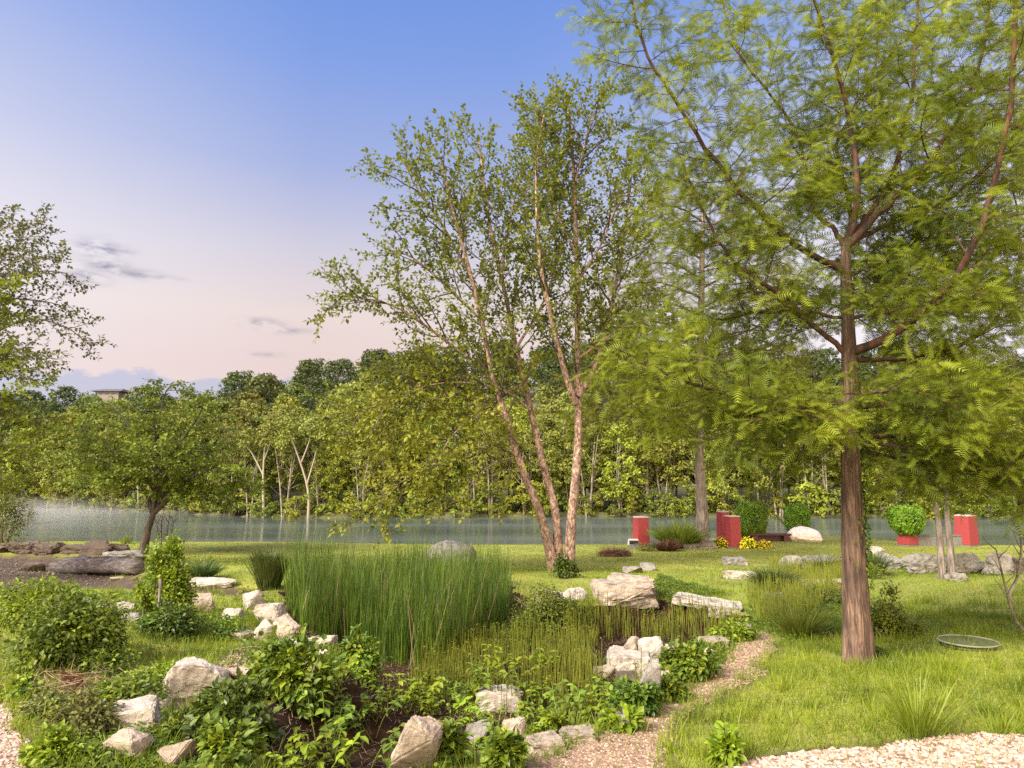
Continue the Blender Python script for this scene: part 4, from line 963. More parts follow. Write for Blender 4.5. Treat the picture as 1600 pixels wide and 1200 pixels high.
BU(60, 1130, 110, 50, 'grey-green nettle-like weeds below the ferny plant', LF_BRO, 1800, .05, name='weed_clump', lumps=20, shell=.1)
BU(270, 1165, 110, 46, 'vine leaves creeping between the front cream rocks', LF_SH, 1200, .065, name='vine_patch', lumps=16)
BU(700, 1200, 70, 60, 'leafy sprigs crowding the tall pointed rock', LF_SH, 500, .09, name='leafy_shoot', lumps=10)
BU(790, 1215, 80, 60, 'leafy plant in front of the grey-tan pond rocks', LF_SH, 600, .085, name='leafy_shoot', lumps=10)
BU(870, 1150, 60, 34, 'low leafy plant on the pond side of the path stones', LF_LIME, 360, .08, name='leafy_shoot', lumps=8)
BU(740, 1000, 120, 30, 'bright feathery weeds at the right foot of the cattails', LF_LIME, 2600, .035, name='weed_clump', lumps=26, shell=.1)
BU(222, 965, 62, 66, 'lime-leaved side growth left of the upright shrub', LF_LIME, 1200, .055, name='side_shrub', shell=.1, low=.3, lumps=14)
BU(330, 998, 110, 42, 'low mixed weeds between rocks and dark bush', LF_SH, 1800, .045, name='weed_clump')
BU(450, 1110, 170, 130, 'large leafy vine bush hanging over the pond\'s left bank', LF_SH, 3300, .085, lumps=36, shell=.2, name='leafy_bush', dep=.5, seed=5)
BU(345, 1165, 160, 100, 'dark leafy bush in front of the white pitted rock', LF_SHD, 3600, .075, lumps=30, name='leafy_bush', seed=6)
BU(340, 1215, 140, 75, 'leafy bush at the bottom edge beside the yellowish rock', LF_SH, 2400, .075, lumps=22, name='leafy_bush')
BU(190, 1120, 170, 60, 'tangle of pale weeds above the wide cream rock', LF_SH, 2400, .05, name='weed_clump', lumps=24)
BU(75, 1210, 110, 62, 'bright feathery green plant by the left gravel', LF_LIME, 2400, .05, name='bright_plant', lumps=22)
BU(25, 1098, 90, 45, 'lime-green ferny plant at the left edge under the big bush', LF_LIME, 1600, .06, name='bright_plant')
BU(150, 1060, 110, 50, 'green weeds between left bush and brown stump', LF_SH, 1600, .045, name='weed_clump')
BU(115, 1165, 120, 80, 'olive weedy thicket beside the left gravel', LF_BRO, 2600, .045, name='weed_clump', lumps=24)
BU(560, 1065, 70, 92, 'tall leafy shoot in front of the cattails', LF_SH, 800, .085, name='leafy_shoot', lumps=12)
BU(1085, 1065, 110, 55, 'leafy vine patch between islet and gravel path', LF_SH, 2000, .07, name='vine_patch')
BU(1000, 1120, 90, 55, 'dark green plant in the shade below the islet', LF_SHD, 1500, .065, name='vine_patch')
BU(1050, 1100, 60, 46, 'leaves growing over the tilted grey slab', LF_SH, 900, .065, name='vine_patch')
BU(1155, 1003, 90, 34, 'round-leaved vine on the right pond edge', LF_LIME, 1200, .065, name='vine_patch')
BU(1400, 1000, 120, 85, 'airy low bush just right of the cypress trunk', LF_LT, 6000, .045, name='airy_bush', low=.2, shell=.1, lumps=24, tmpl=DIAMOND)
BU(1360, 1030, 60, 30, 'small leafy plant at the foot of the cypress trunk', LF_SHD, 600, .05, name='small_plant')
BU(1142, 1200, 50, 60, 'young broad-leaved seedling in the front grass', LF_LIME, 240, .09, name='seedling', lumps=8)
BU(975, 1145, 60, 36, 'leafy plant at the path bend', LF_LIME, 420, .085, name='leafy_shoot', lumps=9)
BU(850, 965, 120, 42, 'feathery green weeds on the pond bank below the birch', LF_LT, 2600, .045, name='weed_clump', lumps=24)
BU(1290, 945, 120, 40, 'green weeds on the bank left of the cypress trunk', LF_LT, 2400, .045, name='weed_clump', lumps=24)
BU(1360, 905, 70, 32, 'low dark juniper beside the wall right of the trunk', LF_LT, 1500, .05, name='low_shrub', tmpl=DIAMOND)
BU(-6, 850, 80, 110, 'dense green bush closing the river view at the far left edge', LF_LT, 2600, .10, name='bank_bush', shell=.2, lumps=24)
BU(22, 845, 62, 78, 'dry-looking upright brush at the river edge, far left', LF_BRO, 2600, .11, name='river_brush', shell=.1, stems=30, dep=.9)
BU(195, 850, 30, 14, 'little green weed on the dark ledge', LF_LIME, 400, .07, name='ledge_weed', tmpl=DIAMOND)
BU(105, 865, 40, 12, 'grassy tuft draped over the dark ledge', LF_LT, 500, .06, name='ledge_weed', tmpl=DIAMOND)
BU(318, 893, 56, 28, 'soft mounded bush on lawn left of the dark tussock', LF_LT, 1500, .05, name='mounded_shrub', tmpl=DIAMOND)
BU(1012, 862, 60, 18, 'low brownish herb patch between light and broken slab', LF_BRO, 900, .06, name='herb_patch', tmpl=DIAMOND)
YELG = 'yellow flowering plants by the pedestals'
for px, py, wp, hp, lb in ((1133, 856, 40, 17, 'yellow-green flowering mound left of the pedestal pair\'s foot'), (1170, 857, 34, 17, 'larger bright yellow flower clump right of the pedestals'), (1195, 857, 26, 12, 'smaller yellow flower clump near the bench')):
    rt = BU(px, py, wp, hp, lb, LF_LT, 700, .07, name='flower_clump', cat='flowers', group=YELG, tmpl=DIAMOND)
    r = np.random.default_rng(px); n = 350; W = wp * G(px, py)[1] / F; H = hp * G(px, py)[1] / F; u = norm(r.normal(size=(n, 3))); u[:, 2] = abs(u[:, 2])
    mesh_obj('blossom', *scatter(DIAMOND, u * [W * .48, W * .38, H] * r.uniform(.8, 1.05, n)[:, None], frames(norm(r.normal(size=(n, 3))), u), r.uniform(.06, .10, n)), LF_YEL, rt)
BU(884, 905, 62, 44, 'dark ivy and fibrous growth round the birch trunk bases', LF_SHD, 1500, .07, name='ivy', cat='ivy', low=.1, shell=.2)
# topiary
def topiary(px, py, wp, hp, label, base=None, trunkh=0):
    g = G(px, py) if base is None else base; s = g[1] / F; W, H = wp * s, hp * s; r = np.random.default_rng(px)
    root = empty('topiary_bush', g, label, 'topiary', 'clipped bushes by the river')
    n = 15000; d = norm(r.normal(size=(n, 3))); q = np.sign(d) * np.abs(d) ** .62; q = q / np.maximum(1, np.linalg.norm(q, axis=1, keepdims=True) * .85)
    lump = 1 + .05 * np.sin(d[:, 0] * 7 + d[:, 2] * 5) + .04 * np.sin(d[:, 1] * 9 + 2)
    pos = q * [W / 2, W / 2, H * .5] * (lump * r.uniform(.86, 1.04, n))[:, None]; pos[:, 2] += H * .5 + trunkh
    pos[:, :2] *= (.82 + .18 * np.clip((pos[:, 2:3] - trunkh) / H * 2.2, 0, 1))
    mesh_obj('foliage', *scatter(DIAMOND, pos, frames(norm(r.normal(size=(n, 3))), d + r.normal(size=(n, 3)) * .35), r.uniform(.06, .11, n)), LF_TOP, root)
    mesh_obj('stem', *tube([(0, 0, -.2), (.02, 0, H * .4), (0, 0, H * .8 + trunkh)], [.06, .05, .02], 7), BARK_DK, root, True)
    return root
topiary(1175, 843, 42, 56, 'clipped barrel-shaped bush right of the pedestal pair')
topiary(1247, 838, 33, 48, 'smaller clipped bush behind the pinkish boulder')
top_g = g_ + np.array([0, 0, H_ - .12])
topiary(1416, 0, 44, 42, 'clipped round bush spilling over the short red pedestal', base=top_g)

def tussock(px, py, wp, hp, label, leaf, n, name='grass_clump', wid=.012, cat='ornamental grass', spread=.55, group=None, arch=1.0):
    g = G(px, py); s = g[1] / F; W, H = wp * s, hp * s; r = np.random.default_rng(int(px + py)); root = empty(name, g + np.array([0, W * .3, 0]), label, cat, group)
    root.location.z = float(hg(root.location.x, root.location.y))
    a = r.uniform(0, 6.28, n); q = np.sqrt(r.uniform(0, 1, n)); b = np.stack([np.cos(a) * q * W * .22, np.sin(a) * q * W * .22, 0 * q], -1)
    o_ = np.stack([np.cos(a), np.sin(a), 0 * a], -1); d = norm(o_ * (q * spread * W / H)[:, None] + [0, 0, 1] + r.normal(size=(n, 3)) * .13)
    Fr = frames(d, -o_ + r.normal(size=(n, 3)) * .4); ln = H * r.uniform(.6, 1.12, n)
    B = ([(0, .5, 0), (0, -.5, 0), (.4, .42, -.02), (.4, -.42, -.02), (.75, .3, -.1 * arch), (.75, -.3, -.1 * arch), (1, 0, -.26 * arch)], BLADE[1])
    mesh_obj('blade_mass', *scatter(B, b, Fr, np.stack([ln, np.full(n, wid), ln], -1)), leaf, root)
    return root
tussock(413, 925, 72, 60, 'dark upright sedge tussock left of the cattails', LF_GRD, 1500, wid=.014, spread=.12)
tussock(310, 905, 50, 34, 'soft grey-green grass mound near the flat pale rock', LF_GRD, 600, wid=.014, spread=.8)
tussock(1068, 858, 74, 48, 'arching ornamental grass beside the grey-barked cypress', LF_LT, 1300, wid=.03, spread=.75)
tussock(1045, 862, 44, 24, 'brown tuft at the foot of the arching grass', LF_BRN, 500, wid=.022, spread=.8)
tussock(962, 870, 50, 20, 'rounded reddish-brown sedge mound beside the birch', LF_BRN, 1100, wid=.02, spread=1.1, arch=2)
tussock(1214, 925, 62, 42, 'dark green grass clump above the pond\'s right bank', LF_GRD, 1100, wid=.014, spread=.8)
tussock(1262, 1000, 76, 62, 'arching green grass tuft left of the cypress trunk', LF_LT, 320, wid=.013, spread=.8)
tussock(1455, 1160, 110, 100, 'tall coarse grass tuft in front of the gravel drive', LF_GR, 160, wid=.010, spread=.6)
tussock(1372, 900, 44, 40, 'dark grass tuft against the wall right of the trunk', LF_GRD, 500, wid=.016)
tussock(1300, 895, 120, 30, 'fringe of tall grass along the wall left of the trunk', LF_LT, 900, wid=.012, spread=.3)

# bare saplings
def bare_plant(name, label, px, py, paths, seed, mat, r0=.02, leaf=None, n=0, cat='sapling'):
    g = G(px, py); root = empty(name, g, label, cat); Y = g[1]; tb = TB(seed); parts = []
    for pts in paths:
        q = spline(LP(pts, [Y, Y + tb.r.uniform(-.3, .3)]), 14); q[0] = q[0] - [0, 0, .05]
        parts.append(tube(q, np.linspace(r0, r0 * .3, 14), 6))
        for p, d, l, t in tb.children(q, .16, lambda t, T: T * .25, .7, 1, .3):
            w_ = tb.walk(p, d, l, 4, .15, .2); parts.append(tube(w_, np.linspace(r0 * .35, r0 * .12, 5), 4))
            if leaf: tb.leaves(w_, .05, .05, .9)
    mesh_obj('stem', *join(parts), mat, root, True, origin=g)
    if leaf: tb.leafmesh(DIAMOND, 'foliage', leaf, root, g)
    return root
bare_plant('bare_sapling', 'leafless twisted sapling leaning at the right frame edge', 1603, 992, [[(1603, 990), (1585, 965), (1572, 920), (1562, 880), (1556, 858)], [(1575, 930), (1590, 900), (1596, 850), (1590, 815)],
           [(1603, 990), (1612, 940), (1604, 880), (1600, 835)]], 3, BARK_PALE, .028)
bare_plant('bare_shrub', 'reddish bare-twigged shrub behind the small leaning tree', 255, 853, [[(250, 853), (245, 825), (240, 800)], [(252, 853), (252, 820), (256, 795)], [(260, 853), (262, 825), (266, 800)], [(262, 853), (270, 825), (268, 805)]], 4, BARK_DK, .035, LF_BRN)
bare_plant('reed_shoots', 'few thin bare stalks beside the lone red pedestal', 1050, 850, [[(1052, 850), (1048, 832), (1035, 822)], [(1042, 850), (1040, 832), (1036, 815)]], 5, BARK_PALE, .012)
# wispy stems standing behind the birch at the waterline
# ivy on the cypress trunk
r = np.random.default_rng(9); n = 900
gt = G(1340, 1035); zz = r.uniform(.9, 3.4, n) ** 1.0; a = r.normal(-.1, .55, n)
tr_ = .215 * (1 - .72 * (zz / 6.5) ** .8) + r.uniform(.0, .05, n)
cx = np.array([np.interp(z, [gt[2], gt[2] + 2.0, gt[2] + 3.3], [gt[0], P(1333, 860, Y0)[0], P(1330, 760, Y0)[0]]) for z in zz + gt[2]])
pos = np.stack([cx + np.cos(a) * tr_, Y0 + np.sin(a) * tr_, zz + gt[2]], -1); o_ = np.stack([np.cos(a), np.sin(a), 0 * a], -1)
o = mesh_obj('climbing_vine', *scatter(LEAF, pos, frames(norm(r.normal(size=(n, 3)) * .5 + [0, 0, -1] + o_ * .5), o_), r.uniform(.03, .06, n)), LF_SH, None, origin=tuple(gt))
tag(o, 'leafy vine climbing the right side of the big cypress trunk', 'vine')

# seedlings along the pond front
seedlings = []
def make_seedling(seed, leaf):
    r = np.random.default_rng(seed); root = empty('leafy_sprig', (0, 0, 0), None, 'plant', 'leafy sprigs rooted in the pond mud')
    st = []; lp, ld, ln, ls = [], [], [], []
    for k in range(3 + seed % 3):
        b = np.array([r.normal() * .05, r.normal() * .05, -.05]); H = r.uniform(.22, .5); tp = b + [r.normal() * .12, r.normal() * .12, H]
        q = spline([b, (b + tp) / 2 + r.normal(size=3) * .02, tp], 8); st.append(tube(q, np.linspace(.006, .003, 8), 4))
        for j in range(2, 8):
            for m_ in range(3 if j > 4 else 1):
                a = r.uniform(0, 6.28); lp.append(q[j]); ld.append((math.cos(a), math.sin(a), r.uniform(-.5, .25))); ln.append((r.normal() * .3, r.normal() * .3, 1)); ls.append(r.uniform(.05, .10) * (1.1 if j > 4 else .7))
    mesh_obj('stem', *join(st), LF_HOR, root, True)
    mesh_obj('foliage', *scatter(LEAF, np.array(lp), frames(np.array(ld, float), np.array(ln, float)), np.array(ls)), leaf, root); return root
sp = [make_seedling(i, (LF_SH, LF_LIME, LF_LIME, LF_SH)[i % 4]) for i in range(8)]; seen = set()
r = np.random.default_rng(21); k = 0; cand = []
zone = polyg([(480, 1070), (560, 1060), (620, 1085), (760, 1060), (840, 1050), (980, 1100), (960, 1140), (820, 1155), (760, 1210), (660, 1215), (600, 1150), (560, 1230), (440, 1240), (500, 1120)])
b0, b1 = bounds(zone); CLR = [G(780, 1120), G(655, 1200), G(765, 1175), G(790, 1130), G(650, 1150)]
while k < 105:
    x, y = r.uniform(b0[0], b1[0]), r.uniform(b0[1], b1[1])
    if not inpoly(zone, np.array([x]), np.array([y]))[0]: continue
    if min(abs(x - q[0]) + abs(y - q[1]) for q in CLR) < .42: continue
    pr = sp[k % 8]; o = pr if k < 8 else copy_tree(pr); o.location = (x, y, float(hg(x, y))); o.rotation_euler.z = r.uniform(0, 6.28); s = r.uniform(.6, 1.15); o.scale = (s, s, s)
    o['label'] = 'green leafy sprig standing in the dark pond mud'; k += 1

# stump / debris pile
g = G(105, 1095)
rt = empty('rotten_stump', g, 'crumbling red-brown stump among dry stalks at the left', 'stump')
me = rock_mesh('stump', (.55, .45, .34), 77, plain('rot_wood', (.20, .10, .06), .9, (.07, .035, .02), 14, .04), cuts=4, rough=.16); o = bpy.data.objects.new('stump', me); COL.objects.link(o); o.parent = rt; o.location = (0, .2, .08)
n = 420; r = np.random.default_rng(3); pos = np.stack([r.normal(0, .28, n), r.normal(.1, .22, n), r.uniform(.02, .22, n)], -1)
mesh_obj('dry_stalks', *scatter(BLADE, pos, frames(norm(r.normal(size=(n, 3)) * [1, 1, .35]), r.normal(size=(n, 3))), np.stack([r.uniform(.08, .3, n), np.full(n, .006), r.uniform(.08, .3, n)], -1)), LF_DRY, rt)  # loose dry stalks strewn round the stump

# ------------------------------------------------------------------ stuff: grass, reeds, gravel, litter
rs = np.random.default_rng(99)
def fill(pl, n, inset=0, amp=0.1, excl=()):
    (a0, a1), (c0, c1) = bounds(pl); X = rs.uniform(a0, c0, n * 3); Y = rs.uniform(a1, c1, n * 3)
    k = pdist(pl, X, Y) + wob(X, Y, amp) > inset
    for e in excl: k &= ~inpoly(e, X, Y)
    X, Y = X[k][:n], Y[k][:n]; return X, Y
CATT = polyg([(447, 940), (470, 985), (530, 1012), (580, 1040), (680, 1045), (750, 1010), (808, 955), (780, 925), (640, 912), (500, 912)])
X, Y = fill(CATT, 9500, 0, .15)
n = len(X); d = norm(np.stack([rs.normal(0, .10, n), rs.normal(0, .10, n), np.ones(n)], -1)); a = rs.uniform(0, 6.28, n)
ln = rs.uniform(.6, 1.5, n) * np.clip(1.08 + .35 * wob(X * .9, Y * .9, 1), .7, 1.3)
o = mesh_obj('cattails', *scatter(BLADE, np.stack([X, Y, hg(X, Y) - .03], -1), frames(d, np.stack([np.cos(a), np.sin(a), 0 * a], -1)), np.stack([ln, rs.uniform(.010, .018, n), ln * .5 * rs.uniform(0, 1.3, n)], -1)), LF_CAT)
tag(o, 'dense stand of tall dark-green cattail blades in the pond', kind='stuff')
X, Y = fill(CATT, 420, 0, .15); n = len(X); d = norm(np.stack([rs.normal(0, .16, n), rs.normal(0, .16, n), np.ones(n)], -1)); a = rs.uniform(0, 6.28, n); ln = rs.uniform(.6, 1.55, n)
o = mesh_obj('dead_reeds', *scatter(BLADE, np.stack([X, Y, hg(X, Y) - .03], -1), frames(d, np.stack([np.cos(a), np.sin(a), 0 * a], -1)), np.stack([ln, rs.uniform(.010, .016, n), ln * rs.uniform(0, 1.2, n)], -1)), LF_DRY)
tag(o, 'straw-coloured dead blades among the cattails', kind='stuff')
PRISM = ([(0, .5, 0), (0, -.25, .43), (0, -.25, -.43), (1, .35, 0), (1, -.17, .3), (1, -.17, -.3)], [(0, 1, 4, 3), (1, 2, 5, 4), (2, 0, 3, 5), (3, 4, 5)])
HORS = polyg([(640, 1090), (660, 1030), (760, 1010), (840, 965), (930, 955), (1060, 955), (1160, 965), (1150, 985), (1080, 1015), (1000, 1080), (930, 1115), (800, 1120)])
CLEAR = polyg([(925, 1000), (1075, 1000), (1080, 1115), (940, 1110)])
X, Y = fill(HORS, 4300, 0, .15); k = (wob(X * .8 + 2, Y * .8, 1) > -.3) & (pdist(CLEAR, X, Y) + wob(X, Y, .5) < 0); X, Y = X[k], Y[k]
X2, Y2_ = fill(polyg([(1200, 885), (1215, 925), (1300, 915), (1370, 893), (1330, 880)]), 1500, 0, .1); X3, Y3_ = fill(polyg([(1165, 935), (1190, 985), (1260, 970), (1320, 940), (1300, 915), (1230, 930)]), 1700, 0, .1)
X = np.concatenate([X, X2, X3]); Y = np.concatenate([Y, Y2_, Y3_]); n = len(X)
d = norm(np.stack([rs.normal(0, .05, n), rs.normal(0, .05, n), np.ones(n)], -1)); ln = rs.uniform(.18, .48, n)
o = mesh_obj('horsetails', *scatter(PRISM, np.stack([X, Y, hg(X, Y) - .02], -1), frames(d, np.tile([1., 0, 0], (n, 1))), np.stack([ln, rs.uniform(.009, .013, n), rs.uniform(.009, .013, n)], -1)), LF_HOR)
tag(o, 'thin upright horsetail stems crowding the pond mud', kind='stuff')
# tiny whorled tops on some stems
k = rs.uniform(size=n) < .18; Xk, Yk, lk = X[k], Y[k], ln[k]; rep = 7; idx = np.repeat(np.arange(len(Xk)), rep); m_ = len(idx)
pos = np.stack([Xk[idx] + rs.normal(0, .015, m_), Yk[idx] + rs.normal(0, .015, m_), hg(Xk, Yk)[idx] + lk[idx] * rs.uniform(.55, 1.02, m_)], -1); a = rs.uniform(0, 6.28, m_)
o = mesh_obj('pond_weeds', *scatter(DIAMOND, pos, frames(np.stack([np.cos(a), np.sin(a), rs.uniform(-.2, .6, m_)], -1), np.tile([0., 0, 1], (m_, 1)) + rs.normal(size=(m_, 3)) * .4), rs.uniform(.02, .05, m_)), LF_LT)
tag(o, 'fine feathery weeds growing between the horsetail stems', kind='stuff')
# meadow grass: density and size vary with distance
def grass(n, y0, y1, hmin, hmax, wid, name, label, mat=LF_GR, tmpl=BLADE, lean=.35, pw=1.0, xr=.78, patch=True):
    Yg = y0 + (y1 - y0) * rs.uniform(0, 1, n) ** pw; Xg = rs.uniform(-xr, xr, n) * (Yg + 1)
    k = np.ones(n, bool)
    for pl, ins in ((POND, -.05), (PATH, .12), (GRAVEL_R, .03), (GRAVEL_L, .03), (PEBBLE, 0), (SOIL, 0), (DRY, .05)): k &= pdist(pl, Xg, Yg) + wob(Xg, Yg, .14) < ins
    k |= (rs.uniform(size=n) < .07) & (Yg < 20) & (pdist(POND, Xg, Yg) < -.02)
    k &= Yg < shore_near(Xg) + .5
    if patch: k &= rs.uniform(size=n) < .62 + .6 * wob(Xg * .8, Yg * .8, 1)
    Xg, Yg = Xg[k], Yg[k]; n = len(Xg); a = rs.uniform(0, 6.28, n)
    d = norm(np.stack([rs.normal(0, lean, n), rs.normal(0, lean, n), np.ones(n)], -1)); ln = rs.uniform(hmin, hmax, n) * (1 + .5 * wob(Xg * .5 + 3, Yg * .5, 1))
    wd = wid * rs.uniform(.7, 1.4, n)
    o = mesh_obj(name, *scatter(tmpl, np.stack([Xg, Yg, hg(Xg, Yg) - .005], -1), frames(d, np.stack([np.cos(a), np.sin(a), 0 * a], -1)), np.stack([ln, wd, ln], -1)), mat)
    tag(o, label, kind='stuff'); print(name, n)
grass(170000, 4.3, 13, .05, .14, .006, 'meadow_grass', 'rough yellow-green grass in the near garden', pw=.8)
grass(130000, 12, 22, .04, .09, .010, 'lawn_grass', 'shorter grass around the pond and trees', tmpl=TRI)
grass(110000, 20, 34.4, .03, .06, .016, 'mown_grass', 'bright mown lawn running to the river bank', tmpl=TRI, patch=False)
# taller clumps
m_ = 900; cx_ = rs.uniform(-.72, .72, m_); cy_ = rs.uniform(5, 16, m_); cx_ = cx_ * cy_
k = np.ones(m_, bool)
for pl in (POND, PATH, GRAVEL_R, GRAVEL_L, SOIL, DRY): k &= pdist(pl, cx_, cy_) < .02
cx_, cy_ = cx_[k], cy_[k]; idx = np.repeat(np.arange(len(cx_)), 22); n = len(idx)
X = cx_[idx] + rs.normal(0, .05, n); Y = cy_[idx] + rs.normal(0, .05, n); a = rs.uniform(0, 6.28, n)
d = norm(np.stack([(X - cx_[idx]) * 6 + rs.normal(0, .15, n), (Y - cy_[idx]) * 6 + rs.normal(0, .15, n), np.ones(n)], -1)); ln = rs.uniform(.10, .24, n)
o = mesh_obj('grass_tufts', *scatter(BLADE, np.stack([X, Y, hg(X, Y)], -1), frames(d, np.stack([np.cos(a), np.sin(a), 0 * a], -1)), np.stack([ln, np.full(n, .008), ln], -1)), LF_GR)
tag(o, 'scattered taller grass tufts in the near garden', kind='stuff')
# ground cover weeds left and round the pond
COVER = [polyg(q) for q in ([(0, 915), (160, 935), (330, 950), (380, 990), (420, 1040), (340, 1040), (200, 1050), (60, 1080), (-60, 1100), (-80, 930)],
                            [(120, 1110), (230, 1120), (330, 1180), (300, 1240), (60, 1240), (90, 1150)],
                            [(830, 950), (930, 950), (900, 985), (780, 1020), (760, 1000)], [(1030, 900), (1130, 930), (1060, 950), (1010, 930)],
                            [(1170, 930), (1320, 930), (1310, 990), (1200, 1010), (1160, 985)], [(420, 930), (450, 1000), (540, 1040), (540, 1120), (470, 1080), (400, 1020)],
                            [(1080, 1000), (1160, 985), (1110, 1060), (1020, 1080)])]
PP = []
for pl in COVER: PP.append(fill(pl, 8000, 0, .2, (PATH,)))
X = np.concatenate([q[0] for q in PP]); Y = np.concatenate([q[1] for q in PP]); n = len(X)
hh = np.clip(.07 + .10 * wob(X * 1.5, Y * 1.5, 1), .01, .25) * rs.uniform(.2, 1.2, n); a = rs.uniform(0, 6.28, n)
o = mesh_obj('ground_cover', *scatter(LEAF, np.stack([X, Y, hg(X, Y) + hh], -1), frames(np.stack([np.cos(a), np.sin(a), rs.uniform(-.4, .6, n)], -1), np.tile([0., 0, 1], (n, 1)) + rs.normal(size=(n, 3)) * .4), rs.uniform(.025, .06, n)), LF_SH)
tag(o, 'low weedy ground cover round the rocks and pond', kind='stuff')
# dead stalks and litter in the mud
X, Y = fill(POND, 9000, .05, .1); n = len(X); a = rs.uniform(0, 6.28, n); ln = rs.uniform(.03, .16, n)
o = mesh_obj('plant_litter', *scatter(BLADE, np.stack([X, Y, hg(X, Y) + rs.uniform(.005, .03, n)], -1), frames(np.stack([np.cos(a), np.sin(a), rs.uniform(-.1, .3, n)], -1), np.tile([0., 0, 1], (n, 1))), np.stack([ln, np.full(n, .006), ln], -1)), LF_DRY)
tag(o, 'dead stalks and leaf litter on the pond mud', kind='stuff')
# gravel stones
def pebble_tmpl(seed):
    bm = bmesh.new(); bmesh.ops.create_icosphere(bm, subdivisions=1, radius=.5); r = np.random.default_rng(seed)
    V = [tuple(np.array(v.co) * r.uniform(.75, 1.15)) for v in bm.verts]; Fc = [tuple(v.index for v in f.verts) for f in bm.faces]; bm.free(); return V, Fc
def stones(name, label, pl, n, smin, smax, mat, lim=None, flat=.65, amp=.08):
    X, Y = fill(pl, n, 0, amp)
    if lim is not None: k = (Y > lim[0]) & (Y < lim[1]) & (np.abs(X) < Y * .8 + .5); X, Y = X[k], Y[k]
    parts = []
    for j in range(4):
        x, y = X[j::4], Y[j::4]; m_ = len(x); s = rs.uniform(smin, smax, m_) * rs.uniform(.6, 1, m_)
        d = norm(rs.normal(size=(m_, 3)) * [1, 1, .25]); parts.append(scatter(pebble_tmpl(j), np.stack([x, y, hg(x, y) + s * .22], -1), frames(d, np.tile([0., 0, 1], (m_, 1)) + rs.normal(size=(m_, 3)) * .35), np.stack([s * 1.25, s, s * flat], -1)))
    o = mesh_obj(name, *join(parts), mat); return tag(o, label, kind='stuff')
stones('white_gravel', 'coarse white and pinkish gravel along the drive edge', GRAVEL_R, 26000, .025, .055, MAT_STONES, (3.5, 8))
stones('left_gravel', 'coarse pale gravel at the lower left corner', GRAVEL_L, 16000, .025, .055, MAT_STONES, (3.5, 8))
stones('path_gravel', 'fine pinkish gravel of the pond-side path', PATH, 34000, .014, .034, MAT_PEA, (3.5, 14), amp=.2)
stones('rock_chips', 'loose pale chips between the left rocks', PEBBLE, 1400, .015, .04, MAT_PEA)
stones('soil_pebbles', 'small stones strewn on the bare soil', DRY, 1500, .03, .09, MAT_DST)

# thin mist drifting over the left reach of the river
m, nt = newmat('river_mist'); v = objco(nt, .10, .05, .5)
sp_ = N(nt, 'ShaderNodeSeparateXYZ'); tcg = N(nt, 'ShaderNodeTexCoord'); L(nt, tcg.outputs['Generated'], sp_.inputs[0])
fall = M(nt, 'MULTIPLY', M(nt, 'SUBTRACT', 1, sp_.outputs[2], clamp=True), M(nt, 'SUBTRACT', 1, sp_.outputs[0], clamp=True))
dn = M(nt, 'MULTIPLY', M(nt, 'MULTIPLY_ADD', noise(nt, 1, 4, .6, v), 3, -1.0, clamp=True), M(nt, 'MULTIPLY', M(nt, 'MULTIPLY', fall, fall), .15))
pv = N(nt, 'ShaderNodeVolumePrincipled'); pv.inputs['Color'].default_value = (.9, .88, .88, 1); L(nt, dn, pv.inputs['Density'])
o = N(nt, 'ShaderNodeOutputMaterial'); L(nt, pv.outputs[0], o.inputs[1])
bm = bmesh.new(); box(bm, -98, -30, 66, 113, WATER + .02, WATER + 2.6); me = bpy.data.meshes.new('mist'); bm.to_mesh(me); bm.free(); me.materials.append(m)
o = bpy.data.objects.new('mist', me); COL.objects.link(o); tag(o, 'thin white mist over the left part of the river', kind='stuff')
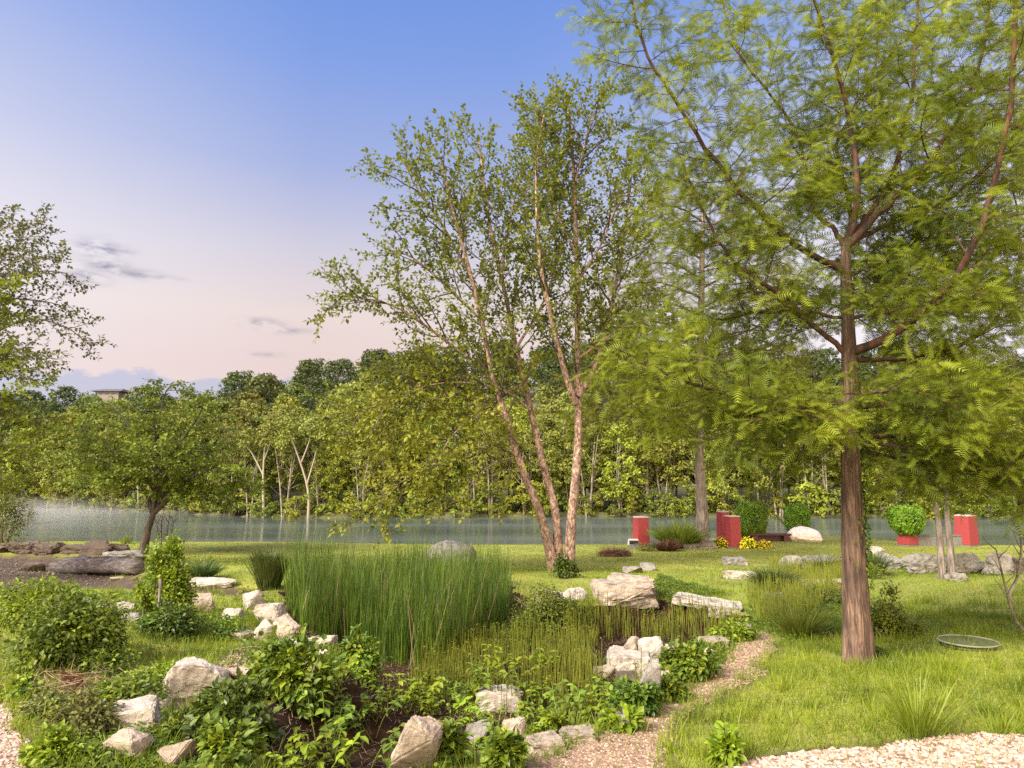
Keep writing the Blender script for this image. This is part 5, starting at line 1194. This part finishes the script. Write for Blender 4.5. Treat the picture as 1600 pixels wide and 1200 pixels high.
sc.cycles.volume_step_rate = 1; sc.cycles.volume_max_steps = 64

# blades and weeds growing up against the rocks, and fallen leaves
bx = []
for x, y, W, D in ROCKS:
    if y > 24: continue
    k = int(26 + 90 * W); a = rs.uniform(0, 6.28, k); q = rs.uniform(.92, 1.12, k); bx.append(np.stack([x + np.cos(a) * W / 2 * q, y + np.sin(a) * D / 2 * q], -1))
bx = np.concatenate(bx); X, Y = bx[:, 0], bx[:, 1]; n = len(X); a = rs.uniform(0, 6.28, n)
d = norm(np.stack([rs.normal(0, .45, n), rs.normal(0, .45, n), np.ones(n)], -1)); ln = rs.uniform(.05, .19, n)
o = mesh_obj('rock_side_grass', *scatter(BLADE, np.stack([X, Y, hg(X, Y) - .01], -1), frames(d, np.stack([np.cos(a), np.sin(a), 0 * a], -1)), np.stack([ln, np.full(n, .009), ln], -1)), LF_GR)
tag(o, 'grass blades growing up against the rocks', kind='stuff')
idx = rs.integers(0, n, 2600); X, Y = X[idx] + rs.normal(0, .05, 2600), Y[idx] + rs.normal(0, .05, 2600); a = rs.uniform(0, 6.28, 2600)
o = mesh_obj('rock_side_weeds', *scatter(LEAF, np.stack([X, Y, hg(X, Y) + rs.uniform(.01, .12, 2600)], -1), frames(np.stack([np.cos(a), np.sin(a), rs.uniform(-.3, .7, 2600)], -1), np.tile([0., 0, 1], (2600, 1)) + rs.normal(size=(2600, 3)) * .5), rs.uniform(.02, .055, 2600)), LF_SH)
tag(o, 'small weeds crowding the feet of the rocks', kind='stuff')
n = 2600; Y = rs.uniform(4.5, 18, n); X = rs.uniform(-.75, .75, n) * Y; a = rs.uniform(0, 6.28, n)
o = mesh_obj('fallen_leaves', *scatter(DIAMOND, np.stack([X, Y, hg(X, Y) + rs.uniform(.01, .06, n)], -1), frames(np.stack([np.cos(a), np.sin(a), rs.uniform(-.2, .2, n)], -1), np.tile([0., 0, 1], (n, 1)) + rs.normal(size=(n, 3)) * .3), rs.uniform(.02, .045, n)), LF_DRY)
tag(o, 'brown fallen leaves scattered over grass and path', kind='stuff')
